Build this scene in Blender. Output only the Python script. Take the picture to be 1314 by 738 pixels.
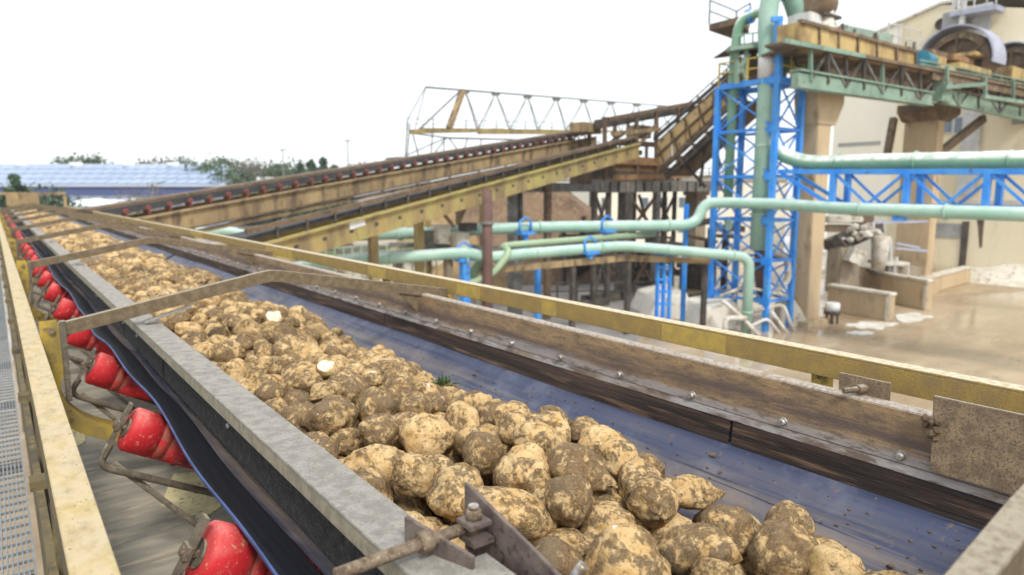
import bpy, bmesh, math, random
import numpy as np
from mathutils import Vector, Matrix, noise
random.seed(7)
S = bpy.context.scene
COL = S.collection
for o in list(bpy.data.objects): bpy.data.objects.remove(o)

# ------------------------------------------------------------------ camera
FPX = 876.0                                  # 24 mm lens, in pixels of the 1314 px wide photograph
TH = math.atan(123/FPX)
YAW = math.atan2(669, FPX*math.cos(TH)+123*math.sin(TH))
FH = Vector((math.sin(YAW), math.cos(YAW), 0)); RT = Vector((math.cos(YAW), -math.sin(YAW), 0))
FW = FH*math.cos(TH)+Vector((0, 0, -math.sin(TH))); UP = FH*math.sin(TH)+Vector((0, 0, math.cos(TH)))
cam = bpy.data.cameras.new('camera'); co = bpy.data.objects.new('camera', cam); COL.objects.link(co)
cam.lens = 24; cam.sensor_width = 36; cam.clip_start = 0.02; cam.clip_end = 3000
co.rotation_euler = FW.to_track_quat('-Z', 'Y').to_euler()
cam.dof.use_dof = True; cam.dof.focus_distance = 1.9; cam.dof.aperture_fstop = 2.9
S.camera = co
GZ = -6.2                                    # ground level: the camera stands 6.2 m above the yard

# ------------------------------------------------------------------ world and sun (bright overcast)
w = bpy.data.worlds.new('World'); S.world = w; w.use_nodes = True
nt = w.node_tree; nt.nodes.clear()
SE, SR = math.radians(48), math.radians(198)
sky = nt.nodes.new('ShaderNodeTexSky'); sky.sky_type = 'NISHITA'; sky.sun_disc = False
sky.sun_elevation = SE; sky.sun_rotation = SR; sky.dust_density = 2.0
mx = nt.nodes.new('ShaderNodeMix'); mx.data_type = 'RGBA'; mx.inputs[0].default_value = 0.78
mx.inputs[7].default_value = (10.2, 10.6, 10.9, 1)          # the even cloud layer over the clear sky
bg = nt.nodes.new('ShaderNodeBackground'); bg.inputs[1].default_value = 0.118
ou = nt.nodes.new('ShaderNodeOutputWorld')
nt.links.new(sky.outputs[0], mx.inputs[6]); nt.links.new(mx.outputs[2], bg.inputs[0]); nt.links.new(bg.outputs[0], ou.inputs[0])
sun = bpy.data.lights.new('sun', 'SUN'); sun.energy = 2.1; sun.angle = math.radians(9); sun.color = (1, .95, .87)
so = bpy.data.objects.new('sun', sun); COL.objects.link(so)
sd = Vector((math.sin(SR)*math.cos(SE), math.cos(SR)*math.cos(SE), math.sin(SE)))
so.rotation_euler = sd.to_track_quat('Z', 'Y').to_euler()
S.view_settings.view_transform = 'Standard'; S.view_settings.look = 'None'
S.view_settings.exposure = 0.30; S.view_settings.gamma = 1

# ------------------------------------------------------------------ pixel helpers (points in the world seen at a pixel)
def ray(u, v): return RT*((u-657)/FPX) - UP*((v-369)/FPX) + FW
def pd(u, v, d):
    r = ray(u, v); return r*(d/r.dot(FH))
def pz(u, v, z=GZ):
    r = ray(u, v); return r*(z/r.z)
class Plane:
    """vertical plane through p along horizontal direction d"""
    def __init__(s, p, d):
        s.p = Vector((p[0], p[1], 0)); s.d = Vector((d[0], d[1], 0)).normalized(); s.n = Vector((-s.d.y, s.d.x, 0))
        if s.n.dot(FH) < 0: s.n = -s.n       # n points away from the camera
    def at(s, u, v, off=0):
        r = ray(u, v); return r*((s.p+s.n*off).dot(s.n)/r.dot(s.n))

# ------------------------------------------------------------------ materials
def mat(name, c1, c2=None, c3=None, rough=.65, metal=0., scale=3., stretch=(1, 1, 1), lo=.42, hi=.6,
        bump=.15, bscale=60, dust=None, dustamt=.8, dlo=.5, dhi=.9, c3scale=None, c3lo=.55, c3hi=.66, obj=False, spec=.4, rvar=0., low=None, lowz=0., detail=8, bdist=.01):
    m = bpy.data.materials.new(name); m.use_nodes = True; t = m.node_tree; n = t.nodes; L = t.links
    b = n['Principled BSDF']; b.inputs['Roughness'].default_value = rough; b.inputs['Metallic'].default_value = metal
    b.inputs['Specular IOR Level'].default_value = spec
    if obj: src = n.new('ShaderNodeTexCoord').outputs['Object']
    else: src = n.new('ShaderNodeNewGeometry').outputs['Position']
    mp = n.new('ShaderNodeMapping'); mp.inputs['Scale'].default_value = stretch; L.new(src, mp.inputs[0]); vec = mp.outputs[0]
    def nz(sc, det=8, ro=.62):
        q = n.new('ShaderNodeTexNoise'); q.inputs['Scale'].default_value = sc; q.inputs['Detail'].default_value = det; q.inputs['Roughness'].default_value = ro
        L.new(vec, q.inputs['Vector']); return q.outputs[0]
    def rng(x, a, bb):
        q = n.new('ShaderNodeMapRange'); q.inputs[1].default_value = a; q.inputs[2].default_value = bb; L.new(x, q.inputs[0]); return q.outputs[0]
    def mixc(f, a, bb):
        q = n.new('ShaderNodeMix'); q.data_type = 'RGBA'
        if isinstance(f, float): q.inputs[0].default_value = f
        else: L.new(f, q.inputs[0])
        for i, x in ((6, a), (7, bb)):
            if isinstance(x, tuple): q.inputs[i].default_value = (*x, 1)
            else: L.new(x, q.inputs[i])
        return q.outputs[2]
    def mul(a, bb):
        q = n.new('ShaderNodeMath'); q.operation = 'MULTIPLY'
        for i, x in ((0, a), (1, bb)):
            if isinstance(x, (int, float)): q.inputs[i].default_value = x
            else: L.new(x, q.inputs[i])
        return q.outputs[0]
    col = c1
    f1 = rng(nz(scale, detail), lo, hi)
    if c2: col = mixc(f1, c1, c2)
    if c3: col = mixc(rng(nz(c3scale or scale*2.7, detail), c3lo, c3hi), col, c3)
    if low:                                   # splash of lime and mud on the foot of things, up to the height lowz
        sp = n.new('ShaderNodeSeparateXYZ'); L.new(n.new('ShaderNodeNewGeometry').outputs['Position'], sp.inputs[0])
        q = n.new('ShaderNodeMath'); q.operation = 'ADD'; L.new(sp.outputs[2], q.inputs[0]); L.new(mul(nz(1.2, 4), 2.0), q.inputs[1])
        col = mixc(rng(q.outputs[0], lowz+1.0, lowz), col, low)
    if dust:  # upward faces: dusty film on steel, painted-in sky sheen on the green pipes
        sp = n.new('ShaderNodeSeparateXYZ'); L.new(n.new('ShaderNodeNewGeometry').outputs['Normal'], sp.inputs[0])
        f = mul(mul(rng(sp.outputs[2], dlo, dhi), rng(nz(scale*3), .25, .55)), dustamt)
        col = mixc(f, col, dust)
    if isinstance(col, tuple): b.inputs['Base Color'].default_value = (*col, 1)
    else: L.new(col, b.inputs['Base Color'])
    if rvar:
        q = n.new('ShaderNodeMapRange'); q.inputs[3].default_value = max(.02, rough-rvar); q.inputs[4].default_value = min(1, rough+rvar); L.new(f1, q.inputs[0]); L.new(q.outputs[0], b.inputs['Roughness'])
    if bump:
        bp = n.new('ShaderNodeBump'); bp.inputs['Strength'].default_value = bump; bp.inputs['Distance'].default_value = bdist
        L.new(nz(bscale, 6), bp.inputs['Height']); L.new(bp.outputs[0], b.inputs['Normal'])
    return m
M = {}
def A(k, *a, **kw): M[k] = mat(k, *a, **kw)
A('yellow_rail', (.43, .285, .07), (.31, .215, .085), (.23, .165, .085), scale=16, lo=.36, hi=.66, c3scale=150, c3lo=.48, c3hi=.68, dust=(.60, .54, .40), dustamt=1., bump=.5, bscale=180, bdist=.004, rough=.8)
A('left_rail', (.42, .31, .10), (.33, .25, .12), (.15, .11, .07), scale=11, stretch=(1, .6, 1), c3scale=38, c3lo=.57, c3hi=.68, dust=(.56, .46, .31), dustamt=.72, bump=.5, bscale=150, bdist=.004, rough=.8)
A('fresh_yellow', (.52, .36, .08), (.43, .30, .09), scale=20, bump=.2, rough=.7)
A('yoke_steel', (.15, .11, .065), (.22, .165, .10), (.09, .07, .05), scale=25, c3scale=130, dust=(.42, .37, .28), dustamt=.8, bump=.8, bscale=260, bdist=.004, rough=.85)
A('skirt_top', (.37, .345, .305), (.265, .245, .215), (.19, .175, .155), scale=26, c3scale=210, c3lo=.50, c3hi=.72, bump=1., bscale=300, bdist=.004, rough=.9)
A('skirt_lip', (.36, .32, .23), (.27, .235, .17), scale=30, bump=.6, bscale=200, rough=.85, bdist=.003)
A('rubber', (.030, .029, .030), (.055, .051, .048), (.11, .10, .085), scale=30, c3scale=90, bump=1., bscale=150, rough=.75, bdist=.006)
A('right_skirt', (.34, .24, .13), (.17, .115, .08), (.40, .32, .22), scale=26, stretch=(1, .22, 1.2), lo=.40, hi=.64, c3scale=75, c3lo=.50, c3hi=.68, dust=(.46, .42, .36), dustamt=1., bump=.9, bscale=190, bdist=.005, rough=.8)
A('scraped_steel', (.34, .32, .32), (.24, .185, .14), (.14, .10, .075), scale=18, stretch=(1, .25, 1), c3scale=30, c3lo=.48, c3hi=.6, bump=.4, bscale=120, rough=.55, metal=.15)
A('skirt_strip', (.060, .036, .026), (.022, .015, .012), (.15, .09, .055), scale=18, stretch=(1, .07, 1.3), lo=.40, hi=.56, c3scale=34, c3lo=.54, c3hi=.66, bump=1., bscale=60, bdist=.006, rough=.7)
A('dusty_plate', (.31, .225, .135), (.19, .135, .085), (.13, .095, .07), scale=22, c3scale=140, c3lo=.5, c3hi=.62, dust=(.5, .46, .38), bump=.9, bscale=220, bdist=.004, rough=.85)
A('bolt_steel', (.50, .49, .48), (.30, .24, .18), scale=60, rough=.4, metal=.6, bump=.2)
A('rusty_bolt', (.25, .19, .13), (.13, .085, .055), (.36, .29, .2), scale=45, bump=.8, bscale=200, rough=.7, metal=.25, bdist=.003)
A('clamp_steel', (.15, .115, .105), (.22, .18, .15), (.09, .06, .05), scale=22, bump=.5, bscale=160, rough=.6, metal=.3, bdist=.003)
A('bracket_steel', (.13, .11, .085), (.20, .17, .12), (.07, .055, .045), scale=30, dust=(.36, .31, .22), bump=.6, bscale=160, rough=.75, bdist=.003)
A('copper_stud', (.5, .22, .1), (.3, .14, .08), scale=60, rough=.4, metal=.5)
A('deck_mud', (.42, .38, .30), (.25, .235, .20), (.50, .43, .30), scale=7, stretch=(.35, 1.6, 1), lo=.36, hi=.62, c3scale=17, bump=.4, bscale=70, rough=.55, rvar=.15)
A('patch_paint', (.72, .64, .36), (.58, .52, .32), (.10, .085, .06), scale=12, c3scale=40, bump=.2, rough=.7)
A('grate', (.25, .28, .30), (.34, .36, .37), scale=20, rough=.5, metal=.35, bump=.1)
A('side_web', (.16, .125, .06), (.085, .072, .045), (.22, .17, .07), scale=9, c3scale=25, bump=.4, bscale=100, rough=.8)
A('beam_yellow', (.43, .30, .05), (.26, .19, .06), (.12, .09, .05), scale=8, c3scale=20, bump=.3, rough=.75)
# plant behind
A('conv_beam', (.39, .285, .145), (.27, .195, .105), (.13, .09, .06), scale=1.1, stretch=(1, 1, .35), c3scale=2.6, c3lo=.48, c3hi=.62, dust=(.42, .36, .24), dustamt=.5, bump=.1, bscale=8, rough=.85)
A('conv_yellow', (.38, .285, .115), (.23, .17, .09), (.40, .36, .12), scale=1.3, stretch=(1, 1, .35), c3scale=1.4, c3lo=.5, c3hi=.7, dust=(.48, .42, .14), bump=.1, bscale=8, rough=.8)
A('rusty', (.17, .115, .07), (.10, .068, .045), (.24, .16, .09), scale=1.6, c3scale=5, bump=.2, bscale=12, rough=.85)
A('rust_orange', (.34, .20, .09), (.21, .125, .065), (.12, .08, .05), scale=1.4, c3scale=4, bump=.2, bscale=12, rough=.85)
A('elev_plate', (.60, .42, .20), (.48, .32, .14), (.17, .11, .06), scale=.9, c3scale=2.2, bump=.1, bscale=8, rough=.75)
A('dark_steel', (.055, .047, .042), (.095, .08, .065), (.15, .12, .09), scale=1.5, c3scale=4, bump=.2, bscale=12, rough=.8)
A('grey_steel', (.20, .195, .185), (.13, .125, .115), (.28, .26, .23), scale=1.5, c3scale=5, bump=.15, bscale=12, rough=.75)
A('black_belt', (.035, .035, .038), (.06, .058, .056), scale=2, bump=.1, rough=.6)
A('dull_red', (.20, .05, .038), (.12, .045, .035), scale=4, bump=.1, rough=.6)
A('blue_paint', (.025, .24, .78), (.07, .31, .74), (.10, .115, .15), scale=1.2, c3scale=3.5, c3lo=.60, c3hi=.70, low=(.50, .53, .56), lowz=-6.0, dust=(.13, .30, .66), dustamt=.6, bump=.05, rough=.45)
A('pipe_green', (.28, .47, .38), (.36, .53, .44), (.34, .33, .24), scale=.8, c3scale=2.4, c3lo=.60, c3hi=.74, dust=(.60, .71, .68), dustamt=.8, dlo=.2, dhi=.85, low=(.58, .58, .54), lowz=-6.3, bump=.05, rough=.42)  # paler upper side: highlight painted into the pipe colour
A('pipe_lime', (.31, .43, .26), (.36, .47, .31), scale=.8, dust=(.48, .58, .43), dustamt=.5, bump=.05, rough=.5)
A('pipe_deep', (.18, .37, .24), (.23, .41, .28), scale=.8, dust=(.80, .81, .79), dustamt=1., dlo=0., dhi=.35, bump=.05, rough=.5)  # white upper half: sky reflection painted into the colour
A('green_paint', (.25, .36, .28), (.17, .26, .20), (.15, .12, .08), scale=.8, c3scale=2.2, c3lo=.58, c3hi=.7, bump=.08, rough=.65)
A('white_paint', (.74, .75, .75), (.62, .60, .56), scale=2, bump=.05, rough=.6)
A('white_lime', (.66, .64, .59), (.48, .42, .33), scale=1.8, c3=(.30, .25, .18), c3scale=5, bump=.2, bscale=8, rough=.85)
A('concrete_tan', (.56, .43, .27), (.46, .35, .22), (.25, .185, .115), scale=.7, stretch=(1, 1, .35), c3scale=1.6, c3lo=.56, c3hi=.72, bump=.15, bscale=10, rough=.9)
A('concrete_grey', (.36, .30, .22), (.26, .215, .16), (.17, .14, .10), scale=.8, stretch=(1, 1, .4), c3scale=2, bump=.15, bscale=10, rough=.9)
A('concrete_light', (.70, .66, .57), (.58, .53, .43), (.36, .29, .2), scale=1.2, c3scale=3, bump=.15, bscale=10, rough=.9)
A('wall_cream', (.80, .72, .53), (.75, .66, .46), (.54, .46, .31), scale=.14, stretch=(1, 1, .25), c3scale=.35, c3lo=.54, c3hi=.7, low=(.40, .30, .165), lowz=-5.4, bump=.06, bscale=3, rough=.8)
A('wall_pale', (.84, .81, .71), (.80, .76, .64), scale=.14, bump=.05, bscale=3, rough=.8)
A('stain_soot', (.075, .06, .045), (.16, .12, .08), scale=2.2, bump=.1, rough=.9)
A('window_glass', (.11, .15, .19), (.17, .21, .24), scale=.8, bump=0, rough=.12, spec=.6)
A('frame_white', (.62, .63, .62), (.5, .5, .48), scale=2, bump=0, rough=.5)
A('grey_door', (.36, .37, .36), (.29, .29, .28), scale=1, bump=.05, rough=.6)
A('sheet_blue_grey', (.42, .45, .56), (.34, .36, .46), (.24, .21, .2), scale=.8, c3scale=2, bump=.05, rough=.45)
A('teal_motor', (.03, .23, .34), (.04, .17, .24), scale=2, bump=.05, rough=.45)
A('clad_yellow', (.54, .40, .17), (.40, .285, .12), (.22, .145, .07), scale=.9, stretch=(1, 1, .4), c3scale=1.8, c3lo=.47, c3hi=.64, bump=.08, bscale=8, rough=.75)
A('clad_green', (.30, .40, .33), (.24, .32, .26), (.22, .18, .12), scale=.7, c3scale=1.5, bump=.08, bscale=8, rough=.75)
A('tank_brown', (.20, .135, .08), (.12, .085, .055), (.33, .25, .15), scale=.9, c3scale=2, bump=.1, bscale=8, rough=.65)
A('handrail_yellow', (.62, .44, .07), (.5, .36, .08), scale=3, bump=.05, rough=.6)
A('post_maroon', (.16, .085, .07), (.11, .065, .055), scale=2, bump=.1, rough=.7)
A('soil_heap', (.28, .19, .12), (.17, .112, .072), (.34, .235, .14), scale=.5, c3scale=2.0, c3lo=.5, c3hi=.62, bump=1., bscale=1.6, bdist=.6, rough=.95)
A('tan_heap', (.42, .29, .145), (.30, .20, .10), scale=1.2, bump=1., bscale=3, bdist=.2, rough=.95)
A('block_white', (.80, .77, .70), (.70, .65, .55), (.45, .36, .25), scale=1.2, c3scale=1.5, c3lo=.58, c3hi=.7, bump=.1, bscale=10, rough=.9)
A('foam', (.72, .70, .64), (.58, .52, .42), scale=1.5, bump=.5, bscale=6, bdist=.05, rough=.8)
A('navy_wall', (.055, .085, .235), (.065, .10, .26), scale=.1, bump=0, rough=.6)
A('mid_wall', (.25, .30, .40), (.20, .25, .35), scale=.2, bump=0, rough=.5)
A('roof_grey', (.38, .43, .51), (.34, .39, .47), scale=.1, bump=0, rough=.5)
A('solar_cell', (.27, .35, .50), (.33, .41, .55), scale=.15, bump=0, rough=.35)
A('shed_white', (.74, .77, .80), (.68, .71, .75), scale=.2, bump=0, rough=.6)
A('bark', (.085, .065, .048), (.13, .10, .075), scale=3, bump=.5, bscale=10, rough=.9)
A('leaf_dark', (.045, .095, .05), (.075, .125, .065), scale=.5, bump=0, rough=.7)
A('leaf_mid', (.065, .115, .05), (.10, .145, .07), scale=.5, bump=0, rough=.7)
A('leaf_pale', (.17, .20, .10), (.13, .15, .08), scale=.5, bump=0, rough=.7)
A('twig', (.20, .165, .14), (.15, .125, .11), scale=.5, bump=0, rough=.9)
A('sprig', (.055, .10, .025), (.09, .13, .04), scale=60, bump=0, rough=.6)
A('crumb', (.11, .075, .05), (.17, .12, .075), scale=40, bump=.5, rough=.95)
A('white_drum', (.72, .73, .74), (.6, .6, .58), scale=3, bump=0, rough=.5)

def special(name):
    m = bpy.data.materials.new(name); m.use_nodes = True; M[name] = m
    t = m.node_tree; n = t.nodes; L = t.links; b = n['Principled BSDF']
    def node(ty, **kw):
        q = n.new(ty)
        for k, v in kw.items(): setattr(q, k, v)
        return q
    def noise_(vec, sc, det=8, ro=.6, dist=0):
        q = n.new('ShaderNodeTexNoise'); q.inputs['Scale'].default_value = sc; q.inputs['Detail'].default_value = det; q.inputs['Roughness'].default_value = ro; q.inputs['Distortion'].default_value = dist
        L.new(vec, q.inputs['Vector']); return q.outputs[0]
    def rng(x, a, bb, c=0, d=1):
        q = n.new('ShaderNodeMapRange'); L.new(x, q.inputs[0])
        for i, v in ((1, a), (2, bb), (3, c), (4, d)): q.inputs[i].default_value = v
        return q.outputs[0]
    def mixc(f, a, bb):
        q = n.new('ShaderNodeMix'); q.data_type = 'RGBA'
        if isinstance(f, float): q.inputs[0].default_value = f
        else: L.new(f, q.inputs[0])
        for i, x in ((6, a), (7, bb)):
            if isinstance(x, tuple): q.inputs[i].default_value = (*x, 1)
            else: L.new(x, q.inputs[i])
        return q.outputs[2]
    def mth(op, a, bb):
        q = n.new('ShaderNodeMath'); q.operation = op
        for i, x in ((0, a), (1, bb)):
            if isinstance(x, (int, float)): q.inputs[i].default_value = x
            else: L.new(x, q.inputs[i])
        return q.outputs[0]
    def mapped(src, sc):
        q = n.new('ShaderNodeMapping'); q.inputs['Scale'].default_value = sc; L.new(src, q.inputs[0]); return q.outputs[0]
    def bump(h, s, d, prev=None):
        q = n.new('ShaderNodeBump'); q.inputs['Strength'].default_value = s; q.inputs['Distance'].default_value = d; L.new(h, q.inputs['Height'])
        if prev: L.new(prev, q.inputs['Normal'])
        return q.outputs[0]
    return m, n, L, b, noise_, rng, mixc, mth, mapped, bump

def beet_material(name, stuff):
    m, n, L, b, nz, rng, mixc, mth, mapped, bump = special(name)
    if stuff:
        vec = n.new('ShaderNodeNewGeometry').outputs['Position']
        at = n.new('ShaderNodeAttribute'); at.attribute_name = 'rnd'; rnd = at.outputs['Fac']
    else:
        oi = n.new('ShaderNodeObjectInfo'); rnd = oi.outputs['Random']
        add = n.new('ShaderNodeVectorMath'); add.operation = 'ADD'
        sc = n.new('ShaderNodeVectorMath'); sc.operation = 'SCALE'; sc.inputs[0].default_value = (37, 19, 53); L.new(rnd, sc.inputs['Scale'])
        unit = n.new('ShaderNodeVectorMath'); unit.operation = 'SCALE'; unit.inputs['Scale'].default_value = .085   # the mesh has radius 1, the beet about 8 cm
        L.new(n.new('ShaderNodeTexCoord').outputs['Object'], unit.inputs[0]); L.new(unit.outputs[0], add.inputs[0]); L.new(sc.outputs[0], add.inputs[1]); vec = add.outputs[0]
    skin = mixc(rng(nz(vec, 16, 4), .36, .64), (.67, .43, .18), (.79, .58, .31))
    skin = mixc(rng(nz(vec, 24, 3), .56, .68, 0, .8), skin, (.44, .25, .075))
    skin = mixc(rng(nz(vec, 10, 2), .62, .74, 0, .5), skin, (.42, .36, .09))         # greenish shoulders
    skin = mixc(rng(nz(vec, 70, 5, .6), .57, .66, 0, .6), skin, (.27, .16, .07))       # freckles and root scars
    off = rng(rnd, 0, 1, -.11, .09)
    grain = nz(vec, 120, 6, .7)
    mudn = mth('ADD', nz(vec, 15, 8, .66, .8), off)
    mud = rng(mth('ADD', mth('MULTIPLY', nz(vec, 50, 8, .7), .40), mth('ADD', mth('MULTIPLY', grain, .18), mth('MULTIPLY', mudn, .55))), .538, .612)
    film = rng(mth('ADD', nz(vec, 26, 6, .7), off), .42, .64, 0, .30)
    mudc = mixc(rng(nz(vec, 70, 6), .35, .65), (.115, .072, .040), (.28, .19, .105))
    mudc = mixc(rng(nz(vec, 8, 3), .5, .65), mudc, (.17, .125, .08))
    col = mixc(film, skin, (.30, .185, .08))
    col = mixc(mth('MULTIPLY', mud, .9), col, mudc)
    if stuff: col = mixc(rng(rnd, 0, 1, 0, .15), col, (.15, .10, .055))
    wht = rng(nz(vec, 9, 2), .72, .73)
    col = mixc(mth('MULTIPLY', wht, .9), col, (.80, .74, .60))
    L.new(col, b.inputs['Base Color']); b.inputs['Roughness'].default_value = .78; b.inputs['Specular IOR Level'].default_value = .3
    b1 = bump(mud, .8, .005); b2 = bump(nz(vec, 45, 8, .7), 1., .010, b1); b3 = bump(nz(vec, 200, 5), .8, .004, b2)
    L.new(b3, b.inputs['Normal'])
    return m
beet_material('beet_skin', False); beet_material('beet_pile_skin', True)
A('beet_flesh', (.76, .70, .56), (.66, .56, .38), (.46, .32, .16), scale=2.2, c3scale=1.8, c3lo=.54, c3hi=.62, bump=.6, bscale=7, bdist=.003, rough=.6, obj=True)

# blue belt with mud dragged along it
m, n, L, b, nz, rng, mixc, mth, mapped, bump = special('belt_blue')
pos = n.new('ShaderNodeNewGeometry').outputs['Position']
st = mapped(pos, (9, .25, 3)); fine = mapped(pos, (60, 1.0, 20))
col = mixc(rng(nz(st, 1.2, 6), .35, .65), (.020, .029, .068), (.050, .066, .132))
col = mixc(rng(nz(pos, 5, 8), .52, .64, 0, .5), col, (.12, .135, .20))
xs = n.new('ShaderNodeSeparateXYZ'); L.new(pos, xs.inputs[0])
mudf = mth('MULTIPLY', mth('MULTIPLY', rng(nz(st, 1.9, 7, .7), .40, .58), rng(nz(pos, 2.5, 6), .25, .5)), rng(xs.outputs[0], 2.03, 1.88))
col = mixc(mth('MULTIPLY', mudf, .85), col, (.20, .16, .13))
col = mixc(rng(nz(pos, 30, 6, .7), .61, .68, 0, .75), col, (.17, .12, .08))
col = mixc(rng(nz(fine, 1.0, 2), .64, .68, 0, .8), col, (.012, .014, .03))
L.new(col, b.inputs['Base Color']); L.new(rng(nz(pos, 6, 5), .3, .7, .32, .6), b.inputs['Roughness'])
L.new(bump(nz(fine, 1.5, 4), .25, .002, bump(nz(pos, 90, 6), .35, .002)), b.inputs['Normal'])
# outer wing of the belt: clean black rubber with a blue sheen
m, n, L, b, nz, rng, mixc, mth, mapped, bump = special('belt_wing')
pos = n.new('ShaderNodeNewGeometry').outputs['Position']
st = mapped(pos, (30, .6, 10))
col = mixc(rng(nz(st, 1.0, 4), .35, .65), (.008, .008, .010), (.014, .015, .022))
L.new(col, b.inputs['Base Color']); L.new(rng(nz(st, 1.5, 5),   .35, .65, .36, .55), b.inputs['Roughness']); b.inputs['Specular IOR Level'].default_value = .3
L.new(bump(nz(st, 2.0, 4), .2, .002), b.inputs['Normal'])
A('belt_edge', (.06, .10, .26), (.03, .05, .14), scale=20, stretch=(1, .2, 1), bump=.2, rough=.5)

# right skirt: dried mud smeared along the steel, a dark drag line, bare metal scraped along the lower edge
del_ = bpy.data.materials.get('right_skirt'); del_.name = 'grit_brown'; M['grit'] = del_
m, n, L, b, nz, rng, mixc, mth, mapped, bump = special('right_skirt')
pos = n.new('ShaderNodeNewGeometry').outputs['Position']
lng = mapped(pos, (8, 1.3, 26)); mid = mapped(pos, (20, 7, 26))
col = mixc(rng(nz(mid, 1.0, 8, .7), .36, .62), (.34, .225, .11), (.185, .122, .072))
col = mixc(rng(nz(pos, 110, 6, .7), .48, .62, 0, .5), col, (.15, .10, .06))
zz = n.new('ShaderNodeSeparateXYZ'); L.new(pos, zz.inputs[0])
drag = mth('MULTIPLY', rng(mth('ABSOLUTE', mth('ADD', mth('ADD', zz.outputs[2], .722), mth('MULTIPLY', mth('ADD', nz(mapped(pos, (1, 1.1, 1)), 1.0, 5), -.5), .16)), 0), .045, .008), rng(nz(lng, 1.0, 7, .7), .36, .50))
col = mixc(mth('MULTIPLY', drag, .85), col, (.085, .06, .055))
low = mth('ADD', zz.outputs[2], mth('MULTIPLY', mth('ADD', nz(lng, .9, 8, .72), -.5), .16))
col = mixc(mth('MULTIPLY', rng(low, -.745, -.765), .7), col, (.31, .295, .295))
col = mixc(mth('MULTIPLY', rng(nz(mid, 1.6, 9, .75), .52, .62), .8), col, (.10, .07, .05))
sn = n.new('ShaderNodeSeparateXYZ'); L.new(n.new('ShaderNodeNewGeometry').outputs['Normal'], sn.inputs[0])
col = mixc(mth('MULTIPLY', rng(sn.outputs[2], .35, .8), rng(nz(pos, 60, 6, .7), .3, .6)), col, (.47, .43, .38))
L.new(col, b.inputs['Base Color']); b.inputs['Roughness'].default_value = .75
L.new(bump(nz(mid, 3, 8, .7), .8, .004, bump(nz(pos, 240, 5), .8, .003)), b.inputs['Normal'])

# red idler shells: worn paint, chips, dried mud
m, n, L, b, nz, rng, mixc, mth, mapped, bump = special('roller_red')
pos = n.new('ShaderNodeNewGeometry').outputs['Position']
col = mixc(rng(nz(pos, 9, 6), .35, .65), (.64, .030, .040), (.55, .020, .028))
sn = n.new('ShaderNodeSeparateXYZ'); L.new(n.new('ShaderNodeNewGeometry').outputs['Normal'], sn.inputs[0])
col = mixc(mth('MULTIPLY', rng(sn.outputs[2], .35, .95), rng(nz(pos, 22, 6, .65), .36, .6, .1, .75)), col, (.66, .24, .20))      # dusty top with a coral highlight painted in
col = mixc(rng(nz(pos, 38, 5, .65), .60, .66, 0, .8), col, (.66, .30, .20))
col = mixc(rng(nz(pos, 27, 7, .7), .64, .66, 0, .9), col, (.05, .03, .028))
col = mixc(rng(nz(pos, 130, 4), .655, .69, 0, .8), col, (.66, .42, .32))
xr = n.new('ShaderNodeSeparateXYZ'); L.new(n.new('ShaderNodeTexCoord').outputs['Object'], xr.inputs[0])
inner = mth('MULTIPLY', rng(xr.outputs[2], .08, .24), rng(nz(pos, 16, 7, .7), .47, .53))
col = mixc(mth('MULTIPLY', inner, .9), col, (.035, .02, .018))
band = mth('MULTIPLY', rng(mth('ABSOLUTE', mth('ADD', xr.outputs[2], -.125), 0), .040, .020), rng(nz(pos, 24, 7, .7), .42, .60))
col = mixc(mth('MULTIPLY', band, .85), col, (.24, .12, .085))
L.new(col, b.inputs['Base Color']); L.new(rng(nz(pos, 30, 5), .35, .65, .48, .8), b.inputs['Roughness']); b.inputs['Specular IOR Level'].default_value = .3
L.new(bump(nz(pos, 120, 6), .6, .003), b.inputs['Normal'])

# wet concrete yard
m, n, L, b, nz, rng, mixc, mth, mapped, bump = special('yard_concrete')
pos = n.new('ShaderNodeNewGeometry').outputs['Position']
st = mapped(pos, (.35, 1, 1))
col = mixc(rng(nz(pos, .22, 8, .65), .35, .65), (.50, .385, .25), (.29, .21, .13))
col = mixc(rng(nz(st, .5, 8, .7), .52, .68, 0, .8), col, (.56, .45, .30))
col = mixc(rng(nz(pos, 1.7, 8, .7), .58, .72, 0, .6), col, (.16, .11, .07))
L.new(col, b.inputs['Base Color'])
L.new(rng(nz(st, .28, 6), .42, .62, .06, .50), b.inputs['Roughness'])
L.new(bump(nz(pos, 4, 8), .25, .02), b.inputs['Normal'])
A('grass', (.07, .11, .035), (.10, .13, .05), (.15, .12, .07), scale=.3, c3scale=.8, bump=.3, bscale=4, rough=.95)
A('road_grey', (.30, .28, .27), (.24, .22, .205), scale=.5, bump=.1, bscale=6, rough=.6)

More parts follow.
